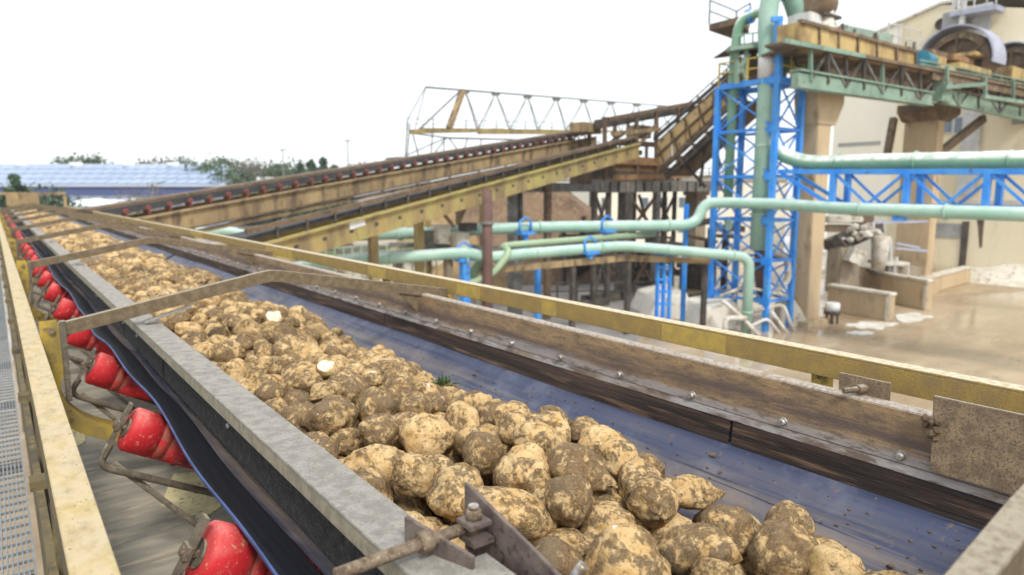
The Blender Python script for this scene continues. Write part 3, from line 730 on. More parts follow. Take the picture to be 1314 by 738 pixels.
BEETS = {i: place(i) for i in single}
def pix_of(i):
    c = Vector(P[i][:3]); u = c.dot(FW); return 657+876*c.dot(RT)/u, 369-876*c.dot(UP)/u
def nearest(u, v, big=0):
    best = None
    for i in single:
        if i in used_lab: continue
        a, b_ = pix_of(i); d = math.hypot(a-u, b_-v)-big*P[i][3]*1500
        if best is None or d < best[0]: best = (d, i)
    used_lab[best[1]] = 1; return best[1]
def relabel(u, v, label, big=0, mesh=None, rot=None, scale=None):
    i = nearest(u, v, big); o = BEETS[i][0]; o['label'] = label
    if mesh is None and BEETS[i][1] in cuts: o.data = VAR[8]
    if mesh is not None: o.data = VAR[mesh]
    if rot: o.rotation_euler = rot
    if scale: o.scale = scale
    return o
# beets one can point at: sliced ones, the biggest, the ones at the ends
o = relabel(412, 520, 'sugar beet with a round white slice cut off, near the grey skirt edge', mesh=4)
o.location.z += .045; o.location.y -= .02; c_dir = (-Vector(o.location)).normalized()+Vector((0, 0, .25))
o.rotation_euler = Vector((.8, .3, .6)).rotation_difference(c_dir).to_euler()
relabel(705, 590, 'very large round muddy beet with a small white scar, in the middle of the heap', 1)
relabel(830, 675, 'biggest rounded beet at the front of the heap, mud on its upper side', 1)
relabel(1040, 715, 'broad yellowish beet at the lower right front end of the heap', 1)
relabel(1005, 640, 'beet lying alone against the bare blue belt, rightmost of the heap')
relabel(640, 630, 'round olive-tinged beet just behind the rusty clamp plate')
for u, v, lab in ((575, 500, 'beet directly beneath the green weed sprig'), (1105, 735, 'beet at the bottom right corner of the heap, nearest the right skirt'), (330, 478, 'beet wedged against the grey left skirt, left of the sliced beet'), (435, 410, 'beet at the outermost bulge of the heap just past the steel yoke'), (545, 545, 'large beet in the middle of the heap, straight behind the clamp bolt'), (745, 560, 'beet on the right flank of the heap, facing the third bolt of the skirt'), (900, 620, 'upright beet near the front right of the heap'), (960, 700, 'beet at the front of the heap, left of the broad yellowish one'), (730, 700, 'beet just behind the bent grey hook'), (770, 730, 'beet at the bottom edge, right of the bent grey hook'), (480, 600, 'beet pressed against the left skirt, a hand left of the clamp'), (240, 395, 'beet just in front of the steel yoke, touching the grey left skirt'), (650, 500, 'topmost beet of the right flank, a little right of the weed sprig'), (300, 375, 'beet directly under the bend of the nearest whole yoke'), (860, 570, 'beet on the right flank, halfway between weed sprig and lone beet'), (590, 690, 'beet behind the smaller clamp plate')):
    i_ = nearest(u, v); BEETS[i_][0]['label'] = lab
    if 'beneath' in lab: WEED = i_
# the other beets are told apart by size, by their strip of the heap and by the bolt of the right skirt they lie level with
ORD = ['largest', 'second largest', 'third largest', 'fourth largest', 'fifth largest', 'sixth largest', 'seventh largest', 'eighth largest', 'ninth largest', 'tenth largest']
BOLT = ['first', 'second', 'third', 'fourth', 'fifth', 'sixth', 'seventh', 'eighth', 'ninth']
cells = {}
for i in single:
    if i in used_lab: continue
    k = int(round((P[i][1]-.834)/.3755)); x = P[i][0]
    if k > 16: continue
    zone = 'along the left skirt' if x < .90 else 'left of the heap centre' if x < 1.17 else 'right of the heap centre' if x < 1.45 else 'on the right flank'
    cells.setdefault((k, zone), []).append(i)
for (k, zone), ids in cells.items():
    ids.sort(key=lambda i: -P[i][3])
    for n_, i in enumerate(ids[:10]):
        if k < 0: BEETS[i][0]['label'] = '%s beet %s, at the very front of the belt' % (ORD[n_], zone)
        elif k > 7: BEETS[i][0]['label'] = '%s beet %s, level with the %s bolt past the yoke' % (ORD[n_], zone, BOLT[min(k-8, 8)])
        else: BEETS[i][0]['label'] = '%s beet %s, level with the %s skirt bolt' % (ORD[n_], zone, BOLT[min(k, 8)])
        used_lab[i] = 1
# the rest of the load: buried beets and those farther along, joined into one mass
V, Fc, Rn = [], [], []; nv = 0
def add_low(x, y, z, r, lod):
    global nv
    k = int(rng_.integers(8)); vs, fs = LOW[k][lod]
    e = Matrix.Rotation(float(rng_.uniform(0, 6.28)), 3, 'Z') @ Matrix.Rotation(float(rng_.uniform(.8, 1.8)), 3, 'X')
    s = r*1.05/(.62+.38*specs[k][0])
    w_ = (vs*s)@np.array(e).T+np.array([x, y, z]); V.append(w_); Fc.append(fs+nv); nv += len(vs); Rn.append(np.full(len(vs), float(rng_.random())))
for i in range(len(P)):
    if i not in sset: add_low(*P[i], 0)
y = 7.15; far = []
grid = {}
tries = 0
while tries < 26000 and len(far) < 3600:
    tries += 1
    yy = 7.2+25.5*(rng_.random()**1.0); r = float(rng_.triangular(.045, .062, .095)); ex = edge_x(yy); xx = .66+rng_.random()*(ex-.70)
    key = (int(xx/.2), int(yy/.2)); ok = True
    for a in (-1, 0, 1):
        for b_ in (-1, 0, 1):
            for q in grid.get((key[0]+a, key[1]+b_), ()):
                if (q[0]-xx)**2+(q[1]-yy)**2 < ((q[2]+r)*.62)**2: ok = False
    if not ok: continue
    grid.setdefault(key, []).append((xx, yy, r))
    z = max(top_h(xx, yy)-r*.7+float(rng_.uniform(-.025, .03)), belt_z(xx, yy)+r*.8)
    add_low(xx, yy, z, r, 0 if yy < 11 else 1)
V = np.concatenate(V); Fc = np.concatenate(Fc); Rn = np.concatenate(Rn)
me = bpy.data.meshes.new('sugar_beet_load'); me.from_pydata(V.tolist(), [], Fc.tolist())
me.attributes.new('rnd', 'FLOAT', 'POINT').data.foreach_set('value', Rn.astype(np.float32))
me.polygons.foreach_set('use_smooth', np.ones(len(Fc), dtype=bool)); me.materials.append(M['beet_pile_skin'])
o = bpy.data.objects.new('sugar_beet_load', me); COL.objects.link(o); stuff(o); tag(o, 'dense load of tan sugar beets covering the far stretch of the belt', 'sugar beets')
# soil crumbs on the bare strip of belt
mb = MB()
for i in range(420):
    y = .55+11*random.random()**1.8; x = random.uniform(edge_x(y)-.05, 2.0); r = random.uniform(.0015, .0055)*(1 if random.random() < .93 else 2.2)
    mb.ico((x, y, belt_z(x, y)+r*.5), (r*random.uniform(.8, 1.5), r*random.uniform(.8, 1.5), r*.8), 1, .25)
o = mb.build('soil_crumbs', 'crumb'); stuff(o); tag(o, 'crumbs of brown soil scattered on the bare blue belt', 'soil')
mb = MB()
for i in range(500):
    y = .2+6*random.random()**1.5; x = random.choice((random.uniform(.515, .618), random.uniform(2.088, 2.114), random.uniform(.055, .12))); r = random.uniform(.0006, .0018)
    z = -.626 if x > 1 else -.645
    mb.ico((x, y, z+r*.4), (r*1.3, r*1.3, r), 1, .3)
o = mb.build('grit', 'grit'); stuff(o); tag(o, 'fine grit lying along the top of the skirts and left rail', 'grit')
# sprig of weed caught on the heap
i = WEED; sx, sy, sz = P[i][0], P[i][1], P[i][2]+P[i][3]*.9
mb = MB()
for k in range(34):
    an = random.uniform(0, 6.28); el = random.uniform(.1, 1.2); L_ = random.uniform(.03, .075)
    d = Vector((math.cos(an)*math.cos(el), math.sin(an)*math.cos(el), math.sin(el))); sd_ = d.cross(Vector((0, 0, 1))).normalized()*random.uniform(.003, .006)
    b0 = Vector((sx+random.uniform(-.02, .02), sy+random.uniform(-.02, .02), sz-.005)); m1 = b0+d*L_*.55+Vector((0, 0, .006)); e = b0+d*L_+Vector((0, 0, -.012*random.random()))
    v = [mb.bm.verts.new(q) for q in (b0-sd_*.3, b0+sd_*.3, m1+sd_, e, m1-sd_)]; mb.bm.faces.new(v)
o = mb.build('weed_sprig', 'sprig'); tag(o, 'small sprig of green weed leaves caught on top of the heap', 'weed')
# ================================================================== YARD SURFACES
struct(flat_poly('grass_verge', [(330, 345), (420, 318), (640, 312), (700, 330), (660, 350), (480, 372)], .004, 'grass'))
struct(flat_poly('service_road', [(500, 420), (560, 385), (680, 350), (860, 345), (840, 400), (800, 470), (600, 470)], .008, 'road_grey'))
def blob_sheet(name, u, v, ru, rv, label, seed):
    rnd = random.Random(seed); c = pz(u, v); mb = MB(); pts = []
    ax = (pz(u+ru, v)-c); ay = (pz(u, v-rv)-c)
    for k in range(22):
        a = 2*math.pi*k/22; f = rnd.uniform(.65, 1.1); pts.append(c+ax*math.cos(a)*f+ay*math.sin(a)*f+Vector((0, 0, .012)))
    mb.prism(pts, (0, 0, .03)); o = mb.build(name, 'foam'); return tag(o, label, 'foam')
stuff(blob_sheet('foam_patch', 1118, 418, 36, 5, 'white foam patch lying on the yard in front of the low concrete wall', 1))
stuff(blob_sheet('foam_patch', 1170, 408, 26, 6, 'white foam patch on the yard at the end of the second low wall', 2))
stuff(blob_sheet('foam_patch', 1105, 428, 20, 2.5, 'thin foam streak on the yard nearest the tall pillar', 3))
DX = (.971, .237)
# ================================================================== INCLINED CONVEYORS BEHIND
PA = Plane((6.4, 24.0), DX); PB = Plane((7.1, 20.3), DX)
def inclined(name, label, P_, l0, l1, h, mk, loc):
    t = thing(name, loc, label, 'conveyor', 'inclined conveyors rising to the transfer platform'); return t
a0, a1 = PA.at(120, 292), PA.at(764, 176)
ca = inclined('inclined_conveyor', 'rear inclined conveyor with black belt on red rollers, rising to the right', PA, 0, 0, 0, 0, (a0.x, a0.y, GZ))
N = PA.n
seg = [a0.lerp(a1, i/6) for i in range(7)]
for off in (0, 1.5):
    for p, q in zip(seg, seg[1:]):
        d = (q-p).normalized()*.01
        b_ = MB().bar(p+N*off+d, q+N*off-d, .16, .53, drop=.5).build('side_beam', 'conv_beam', ca)
        MB().bar(p+N*(off-.04)+d, q+N*(off-.04)-d, .30, .05, drop=-.5).build('beam_flange', 'conv_beam', b_)
        MB().bar(p+N*(off-.04)+d-Vector((0, 0, .53)), q+N*(off-.04)-d-Vector((0, 0, .53)), .30, .05, drop=.5).build('beam_flange', 'rusty', b_)
up = Vector((0, 0, 1)); L_ = (a1-a0).length; dA = (a1-a0)/L_
MB().bar(a0+N*.75+up*.33, a1+N*.75+up*.33, 1.25, .20).build('belt', 'black_belt', ca)
MB().bar(a0+N*.75+up*.46, a1+N*.75+up*.46, .8, .10).build('belt_load', 'rusty', ca)
MB().bar(a0-N*.02-up*.72, a1-N*.02-up*.70, .12, .13).build('return_rail', 'conv_beam', ca)
n_r = int(L_/.66); r0 = h0 = None
for i in range(n_r):
    p = a0+dA*(.3+.66*i); off = ca.location
    if r0 is None:
        mb = MB().tube([N*.08+up*.30, N*.34+up*.20], .085, 8); r0 = mb.build('roller', 'dull_red', ca, loc=p)
        MB().bar(N*.06+up*.32, N*.06-up*.0, .05, .07).build('roller_post', 'dull_red', r0, loc=p)
    else: copy_part(r0, ca, p-ca.location)
    if i % 3 == 1:
        if h0 is None: h0 = MB().bar(up*-.50, up*-.76, .07).build('hanger', 'rusty', ca, loc=p)
        else: copy_part(h0, ca, p-ca.location)
b0, b1 = PB.at(318, 320), PB.at(818, 185.5); NB = PB.n
cb_ = inclined('inclined_conveyor', 'front inclined conveyor with deep yellow side beam and white plate, rising to the right', PB, 0, 0, 0, 0, (b0.x, b0.y, GZ))
L_ = (b1-b0).length; dB = (b1-b0)/L_
for off in (0, 1.4):
    for i in range(6):
        p, q = b0.lerp(b1, i/6), b0.lerp(b1, (i+1)/6)
        b_ = MB().bar(p+NB*off+dB*.01, q+NB*off-dB*.01, .14, .66, drop=.5).build('side_beam', 'conv_yellow', cb_)
        MB().bar(p+NB*(off-.05)+dB*.01, q+NB*(off-.05)-dB*.01, .30, .06, drop=-.5).build('beam_flange', 'conv_yellow', b_)
MB().bar(b0+NB*.7+up*.26, b1+NB*.7+up*.26, 1.15, .14).build('belt', 'black_belt', cb_)
MB().bar(b0+NB*.05+up*.50, b1+NB*.05+up*.40, .14, .14).build('top_rail', 'rusty', cb_)
s0 = k0 = None
for i in range(int(L_/1.05)):
    p = b0+dB*(.5+1.05*i)
    if s0 is None: s0 = MB().bar(-NB*.071-up*.30-dB*.08, -NB*.071-up*.30+dB*.08, .010, .12).build('slot', 'dark_steel', cb_, loc=p)
    else: copy_part(s0, cb_, p-cb_.location)
    if k0 is None: k0 = MB().bar(NB*.05+up*.06, NB*.05+up*.42, .06, .10).build('rail_bracket', 'dark_steel', cb_, loc=p+dB*.5)
    else: copy_part(k0, cb_, p+dB*.5-cb_.location)
pl = [PB.at(u, v, -.09) for u, v in ((447, 284), (467, 278.5), (469, 289), (449, 295))]
mb = MB(); mb.prism(pl, -NB*.01); mb.build('name_plate', 'white_paint', cb_)
def col(name, u, v0, d, w, mk, label, cat='post', v1=None, parent=None, capw=0, d2=None):
    top = pd(u, v0, d); z1 = GZ if v1 is None else pd(u, v1, d).z
    mb = MB().box((top.x-w/2, top.y-(d2 or w)/2, z1), (top.x+w/2, top.y+(d2 or w)/2, top.z))
    o = mb.build(name, mk, parent)
    if parent is None: tag(o, label, cat)
    return o
for u, v, d, w, mk in ((537, 268, 27.0, .30, 'conv_yellow'), (549, 264, 28.6, .18, 'conv_yellow'), (478, 284, 24.2, .28, 'conv_yellow'), (620, 246, 30, .26, 'conv_yellow'), (703, 228, 33, .28, 'rusty')):
    col('leg', u, v, d, w, mk, '', parent=cb_)
for a, b in (((560, 262, 28.5), (583, 292, 28.5)), ((600, 258, 29.5), (585, 296, 29.5)), ((588, 258, 29), (588, 330, 29))):
    MB().bar(pd(*a), pd(*b), .16).build('brace', 'conv_beam', cb_)
mp = MB(); p = pd(625, 243, 26.2); mp.tube([(p.x, p.y, GZ), (p.x, p.y, p.z)], .2, 14)
o = mp.build('steel_post', 'post_maroon'); tag(o, 'dark maroon round steel post in front of the green pipes', 'post')
MB().tube([(p.x, p.y, p.z-1.35), (p.x, p.y, p.z-1.22)], .25, 14).build('flange', 'grey_steel', o)
c1 = col('concrete_column', 661, 243, 31.5, .52, 'grey_steel', 'grey steel column with a dark slot standing left of the legs of the platform', 'column')
col('web', 667, 246, 31.3, .16, 'dark_steel', '', v1=330, parent=c1)
col('concrete_column', 602, 345, 27.5, .40, 'concrete_grey', 'short concrete column seen just over the yellow rail', 'column')
# timber and steel landing beside the maroon post
ld = thing('pipe_landing', pd(585, 330, 28.8)*1, 'grey weathered landing on concrete stubs left of the maroon post', 'platform'); ld.location.z = GZ
for a, b in (((500, 314, 28.2), (640, 318, 28.2)), ((520, 324, 27.8), (618, 328, 27.8))): MB().bar(pd(*a), pd(*b), .5, .16).build('beam', 'grey_steel', ld)
for u, v0, v1, mk in ((566, 288, 312, 'concrete_light'), (590, 298, 330, 'concrete_light'), (548, 296, 330, 'grey_steel'), (600, 286, 296, 'dark_steel')):
    q = pd(u, v0, 27.9); MB().box((q.x-.3, q.y-.25, pd(u, v1, 27.9).z), (q.x+.3, q.y+.25, q.z)).build('block', mk, ld)
for u in (510, 575, 625): q = pd(u, 328, 28); MB().box((q.x-.15, q.y-.15, GZ), (q.x+.15, q.y+.15, q.z)).build('leg', 'concrete_grey', ld)

# ================================================================== TRANSFER PLATFORM AND STEEP ELEVATOR
pp = pd(800, 246, 39); PP = Plane((pp.x, pp.y), DX)
tp = thing('transfer_platform', (pp.x, pp.y, GZ), 'rusty transfer platform on braced steel legs at the head of the conveyors', 'platform')
def pbar(pl, a, b, w, h, name, mk, par, off=0, off2=None, up=(0, 0, 1)):
    p, q = pl.at(*a, off), pl.at(*b, off if off2 is None else off2)
    return MB().bar(p, q, w, h, up=up).build(name, mk, par)
pbar(PP, (640, 241), (770, 241), .3, .42, 'deck_beam', 'grey_steel', tp, .2)
pbar(PP, (762, 239), (925, 239), .3, .70, 'deck_beam', 'grey_steel', tp)
pbar(PP, (762, 239), (925, 239), .3, .70, 'deck_beam', 'dark_steel', tp, 4)
pbar(PP, (785, 228), (872, 226), .25, .30, 'kick_beam', 'rust_orange', tp, -.1)
pbar(PP, (872, 228), (930, 226), .25, .24, 'kick_beam', 'concrete_grey', tp, -.1)
d0 = [PP.at(645, 238, .4), PP.at(930, 238, .4)]
mb = MB(); mb.prism([d0[0], d0[1], d0[1]+PP.n*4, d0[0]+PP.n*4], (0, 0, .12)); mb.build('deck', 'rusty', tp)
for i, u in enumerate(range(772, 925, 11)):
    pbar(PP, (u, 233), (u, 246), .10, .12, 'stiffener', 'dark_steel' if i % 3 else 'concrete_grey', tp, -.19, up=(0, 1, 0))
LG = [(763, 0), (781, 0), (803, .0), (812, 2), (843, 0), (853, 2.2), (866, 3)]
for u, off in LG:
    p = PP.at(u, 246, off); w_ = .62 if u in (803,) else .36 if u in (843, 812) else .24
    MB().box((p.x-w_/2, p.y-w_/2, GZ), (p.x+w_/2, p.y+w_/2, p.z)).build('leg', 'dark_steel' if u != 843 else 'grey_steel', tp)
for a, b, off in (((763, 248), (781, 300), 0), ((781, 248), (763, 300), 0), ((806, 300), (843, 250), 0), ((806, 250), (843, 300), 0), ((806, 380), (843, 310), 0), ((806, 310), (843, 376), 0), ((763, 310), (781, 376), 0), ((781, 310), (763, 376), 0), ((843, 300), (866, 250), 1.5), ((843, 250), (866, 300), 1.5), ((763, 305), (866, 305), 0), ((763, 350), (866, 350), .5), ((820, 250), (842, 330), 2), ((850, 330), (880, 360), .3)):
    pbar(PP, a, b, .13, .16, 'brace', 'dark_steel' if a[0] != 806 else 'rusty', tp, off)
# frame and machinery on top
for u, v0, off in ((776, 150, 0), (789, 152, 1.5), (817, 150, 0), (842, 140, 0), (843, 140, 2.5), (870, 134, 0), (870, 138, 2.5), (756, 160, 1.5), (806, 158, 3)):
    pbar(PP, (u, v0), (u, 236), .18, .18, 'post', 'rusty', tp, off)
for a, b, mk, w_, off in (((765, 160), (890, 138), 'dark_steel', .5, .6), ((786, 172), (846, 166), 'conv_beam', .22, 0), ((785, 183), (845, 186), 'rusty', .3, .5), ((790, 205), (845, 208), 'rust_orange', .45, 0), ((788, 216), (845, 218), 'rust_orange', .5, .2), ((770, 196), (822, 196), 'rusty', .3, 1), ((760, 222), (850, 224), 'dark_steel', .3, .1), ((845, 200), (845, 228), 'rusty', .4, .5), ((780, 153), (900, 130), 'rusty', .2, 0), ((842, 176), (872, 150), 'dark_steel', .12, 0), ((817, 190), (842, 160), 'rusty', .1, 0), ((776, 188), (817, 160), 'rusty', .1, .2)):
    pbar(PP, a, b, .25, w_, 'girder', mk, tp, off)
for u0, v0, u1, v1, mk, off, dep in ((790, 188, 812, 234, 'dark_steel', 1.8, 2), (814, 206, 838, 234, 'rusty', 1.2, 2.4), (768, 196, 786, 236, 'rusty', 1.4, 2), (750, 156, 772, 172, 'conv_beam', .8, 1), (846, 214, 866, 236, 'dark_steel', 1.5, 2), (824, 160, 836, 178, 'rusty', 1.2, 1)):
    p, q = PP.at(u0, v0, off), PP.at(u1, v1, off)
    mb = MB(); mb.prism([p, Vector((q.x, q.y, p.z)), q, Vector((p.x, p.y, q.z))], PP.n*dep); mb.build('chute', mk, tp, bevel=.04)
for u in range(874, 930, 9):
    pbar(PP, (u, 216), (u, 228), .05, .05, 'rail_post', 'grey_steel', tp, -.1)
for v in (216, 222): pbar(PP, (872, v), (930, v-.5), .05, .05, 'rail_bar', 'grey_steel', tp, -.1)
# steep elevator
e0 = pd(846, 198, 38.6); e1 = pd(948, 104, 34.5); PE = Plane((e0.x, e0.y), (e1.x-e0.x, e1.y-e0.y))
el = thing('steep_elevator', (e0.x, e0.y, GZ), 'steep rusty elevator with tan side plates climbing to the top of the blue tower', 'conveyor')
def ln(a, b, t): return a[0]+(b[0]-a[0])*t, a[1]+(b[1]-a[1])*t
TA, TB = (842, 184), (950, 88); BA, BB = (845, 214), (950, 116)
n_ = 6
for off in (0, 2.4):
    for i in range(n_):
        t0, t1 = i/n_+.006, (i+1)/n_-.006
        for f0, f1 in ((.0, .485), (.515, 1.0), (1.03, 1.30)):
            q = []
            for t, f in ((t0, f0), (t1, f0), (t1, f1), (t0, f1)):
                A1, B1 = ln(TA, TB, t), ln(BA, BB, t); q.append(PE.at(*ln(A1, B1, f), off))
            mb = MB(); mb.prism(q, PE.n*.05); mb.build('side_plate', 'elev_plate' if f0 < 1 else 'tank_brown', el)
def ebar(a, b, w_, h, mk, off=0, nm='chord'): return MB().bar(PE.at(*a, off), PE.at(*b, off), w_, h).build(nm, mk, el)
for off in (-.05, 2.45):
    ebar((839, 179), (952, 79), .15, .14, 'dark_steel', off); ebar((843, 200), (952, 102), .12, .10, 'rusty', off)
    ebar((848, 219), (952, 122), .2, .20, 'rusty', off); ebar((856, 229), (955, 136), .16, .16, 'dark_steel', off)
p, q = PE.at(852, 223, .1), PE.at(952, 128, .1); mb = MB(); mb.prism([p, q, q+PE.n*2.3, p+PE.n*2.3], (0, 0, -.12)); mb.build('floor', 'rusty', el)
mb = MB(); p, q = PE.at(842, 182, .1), PE.at(950, 84, .1); mb.prism([p, q, q+PE.n*2.3, p+PE.n*2.3], (0, 0, -.08)); mb.build('cover', 'dark_steel', el)
for i in range(7):
    t = i/6; A1, B1 = ln(TA, TB, t), ln((856, 229), (955, 136), t)
    ebar(A1, (B1[0]+4, B1[1]-2), .08, .08, 'rusty', -.12, 'rib')
    if i < 6:
        A2 = ln((848, 219), (952, 122), t); B2 = ln((856, 229), (955, 136), t+.15); ebar(A2, B2, .09, .09, 'dark_steel', -.06, 'brace')
    c = ln((840, 180), (952, 80), t); ebar(c, (c[0]-1, c[1]-8), .06, .06, 'rusty', 0, 'rail_post')
ebar((839, 172), (951, 72), .05, .05, 'rusty', 0, 'rail_bar')
for a, b in (((905, 190), (898, 240)), ((880, 212), (905, 240)), ((870, 220), (915, 180)), ((915, 178), (925, 215))): ebar(a, b, .12, .12, 'dark_steel', .8, 'brace')
# concrete pier behind the pipes, right of the platform legs
p = PP.at(894, 247, 1); pr = MB(); pr.box((p.x-.6, p.y-.5, GZ), (p.x+.5, p.y+.5, p.z-.2)); pr.box((p.x-.75, p.y-.6, p.z-.198), (p.x+.7, p.y+.6, p.z+.2))
tag(pr.build('concrete_pier', 'concrete_grey'), 'stained brown concrete pier under the foot of the steep elevator', 'pier')

# ================================================================== LATTICE BOOM against the sky
PL = Plane(pd(548, 150, 44)[:2], (.93, .37))
bm_ = thing('lattice_boom', (*pd(700, 200, 45)[:2], GZ), 'slender lattice boom with grey top chord and yellow bottom chord against the sky', 'boom')
def lb(a, b, w_, mk, nm, o1=0, o2=None): w_ = w_*.75 if mk == 'grey_steel' else w_; return MB().bar(PL.at(*a, o1), PL.at(*b, o1 if o2 is None else o2), w_, w_).build(nm, mk, bm_)
W_ = 2.2
lb((546, 112), (880, 138), .16, 'grey_steel', 'top_chord', W_/2)
lb((528, 169), (645, 167), .26, 'conv_yellow', 'bottom_chord', 0); lb((615, 169), (770, 170), .34, 'conv_yellow', 'bottom_chord', 0); lb((538, 166), (820, 169), .2, 'conv_yellow', 'bottom_chord', W_)
lb((570, 177), (770, 182), .16, 'grey_steel', 'under_chord', W_/2); lb((528, 171), (575, 177), .12, 'grey_steel', 'under_chord', W_/2)
lb((594, 116), (576, 165), .34, 'conv_beam', 'mast', W_/2, W_/2)
lb((590, 117), (536, 168), .12, 'grey_steel', 'stay', W_/2, 0); lb((546, 112), (523, 153), .07, 'grey_steel', 'stay', W_/2); lb((546, 113), (532, 168), .06, 'grey_steel', 'stay', W_/2)
tops = [(597, 116), (636, 119), (677, 123), (714, 126), (749, 128.5), (784, 131), (817, 133.5), (848, 136)]
bots = [(613, 167), (654, 167), (690, 167.5), (726, 168), (762, 168.5), (796, 169), (828, 169.5), (858, 170)]
for i, (t, b) in enumerate(zip(tops, bots)):
    wt = .12 if i < 6 else .10
    lb(t, b, wt, 'grey_steel', 'diagonal', W_/2, 0); lb(t, (b[0]+4, b[1]), .05, 'grey_steel', 'diagonal', W_/2, W_)
    if i: lb(t, bots[i-1], .09, 'grey_steel', 'diagonal', W_/2, 0); lb(t, (bots[i-1][0]+5, bots[i-1][1]), .05, 'grey_steel', 'diagonal', W_/2, W_)
    MB().bar(PL.at(t[0]-4, t[1]+1.5, W_/2), PL.at(t[0]+4, t[1]+2, W_/2), .2, .22).build('gusset', 'grey_steel', bm_)
for u in (523, 556, 598, 637, 674, 708, 742, 776): lb((u, 152+(u-523)*.03), (u, 167), .07, 'grey_steel', 'rail_post', 0)
lb((523, 152), (790, 160), .05, 'grey_steel', 'rail_bar', 0); lb((523, 159), (790, 165), .04, 'grey_steel', 'rail_bar', 0)
for a, b in (((523, 152), (520, 205)), ((526, 160), (522, 205)), ((529, 170), (539, 206)), ((573, 176), (552, 204)), ((576, 177), (590, 196)), ((570, 177), (569, 200)), ((617, 178), (617, 194)), ((555, 168), (553, 202)), ((600, 178), (594, 196)), ((520, 200), (572, 177))): lb(a, b, .08, 'grey_steel', 'hanger', .3)
MB().box(PL.at(513, 201, 0), PL.at(523, 208, 1.2)).build('lamp_box', 'grey_steel', bm_)
for u in (690, 760, 830): 
    p = PL.at(u, 182, W_/2); MB().box((p.x-.15, p.y-.15, GZ), (p.x+.15, p.y+.15, p.z)).build('trestle', 'dark_steel', bm_)

# ================================================================== BLUE TOWER
TX, TY = 27.12, 17.10; SX, SY = 1.94, 3.0; TZ = 4.85
tw = thing('pipe_tower', (TX+SX/2, TY+SY/2, GZ), 'tall blue steel lattice tower enclosing green pipes', 'tower')
CN = [(TX, TY), (TX+SX, TY), (TX+SX, TY+SY), (TX, TY+SY)]
for x, y in CN:
    mb = MB(); mb.box((x-.115, y-.115, GZ), (x+.115, y+.115, TZ-.13)); lg = mb.build('leg', 'blue_paint', tw)
    MB().box((x-.22, y-.22, GZ), (x+.22, y+.22, GZ+.06)).build('foot_plate', 'white_lime', lg) if False else None
LV = [4.73, 2.70, .68, -1.27, -3.05, -4.85]
for j, z in enumerate(LV):
    for (x0, y0), (x1, y1) in zip(CN, CN[1:]+CN[:1]):
        d = Vector((x1-x0, y1-y0, 0)).normalized()*.117; w_ = .24 if j == 0 else .13
        MB().bar(Vector((x0, y0, z))+d, Vector((x1, y1, z))-d, w_, w_).build('crossbar', 'blue_paint', tw)
        if j+1 < len(LV):
            z2 = LV[j+1]; e = Vector((d.y, -d.x, 0)).normalized()*.03
            MB().bar(Vector((x0, y0, z-.1))+d+e, Vector((x1, y1, z2+.08))-d+e, .065).build('brace', 'blue_paint', tw)
            MB().bar(Vector((x0, y0, z2+.08))+d-e, Vector((x1, y1, z-.1))-d-e, .065).build('brace', 'blue_paint', tw)
    MB().box((TX-.13, TY-.20, z-.16), (TX-.117, TY+.3, z+.16)).build('gusset', 'blue_paint', tw)
g = MB(); g.box((TX+.15, TY+.15, TZ-.05), (TX+SX-.15, TY+SY-.15, TZ)); g.build('deck', 'grey_steel', tw) if False else g.bm.free()
for (x0, y0), (x1, y1) in zip(CN, CN[1:]+CN[:1]):
    for z in (TZ+.5, TZ+.95): MB().bar((x0, y0, z), (x1, y1, z), .055).build('handrail', 'handrail_yellow', tw)
    for f in (0, .5): MB().bar((x0+(x1-x0)*f, y0+(y1-y0)*f, TZ-.12), (x0+(x1-x0)*f, y0+(y1-y0)*f, TZ+.99), .065).build('handrail_post', 'handrail_yellow', tw)
# truss bridge carrying the pipes to the right
XN, XF = 27.3, 28.5
br = thing('pipe_bridge', (27.9, 10.5, GZ), 'blue truss bridge carrying green pipes from the tower to the right', 'bridge')
zt = lambda y: .86-.022*(16.9-y); zb = lambda y: -.50-.008*(16.9-y)
YP = [14.495, 11.659, 9.061, 6.5, 3.9]
for X in (XN, XF):
    MB().bar((X, 16.95, zt(16.95)), (X, 3.0, zt(3)), .17, .19).build('top_chord', 'blue_paint', br)
    MB().bar((X, 15.2, zb(15.2)), (X, 3.0, zb(3)), .15, .17).build('bottom_chord', 'blue_paint', br)
    MB().bar((X, 16.8, zt(16.9)-.1), (X, 14.7, zb(14.7)+.08), .13, .15).build('diagonal', 'blue_paint', br)
    for i, y in enumerate(YP):
        MB().bar((X, y, zb(y)+.086), (X, y, zt(y)-.096), .24, .20, up=(0, 1, 0)).build('post', 'blue_paint', br)
        if i+1 < len(YP):
            ym = (y+YP[i+1])/2
            MB().bar((X, y-.12, zt(y)-.13), (X, ym+.05, zb(ym)+.09), .09, .10).build('diagonal', 'blue_paint', br)
            MB().bar((X, YP[i+1]+.12, zt(y)-.13), (X, ym-.05, zb(ym)+.09), .09, .10).build('diagonal', 'blue_paint', br)
for y in YP:
    MB().bar((XN+.09, y, zb(y)), (XF-.08, y, zb(y)), .12).build('crossbar', 'blue_paint', br)
    MB().bar((XN+.09, y, zt(y)), (XF-.09, y, zt(y)), .12).build('crossbar', 'blue_paint', br)
MB().box((XN-.56, YP[1]-.16, -1.08), (XN-.10, YP[1]+.20, -.93)).build('pipe_hanger', 'blue_paint', br)
MB().box((XN-.098, YP[1]-.14, -1.08), (XN+.02, YP[1]+.14, zb(11)-.09)).build('pipe_hanger', 'blue_paint', br)
for yy in (4.6,):
    for X in (XN, XF): MB().box((X-.15, yy-.15, GZ), (X+.15, yy+.15, zb(yy)-.086)).build('leg', 'blue_paint', br)

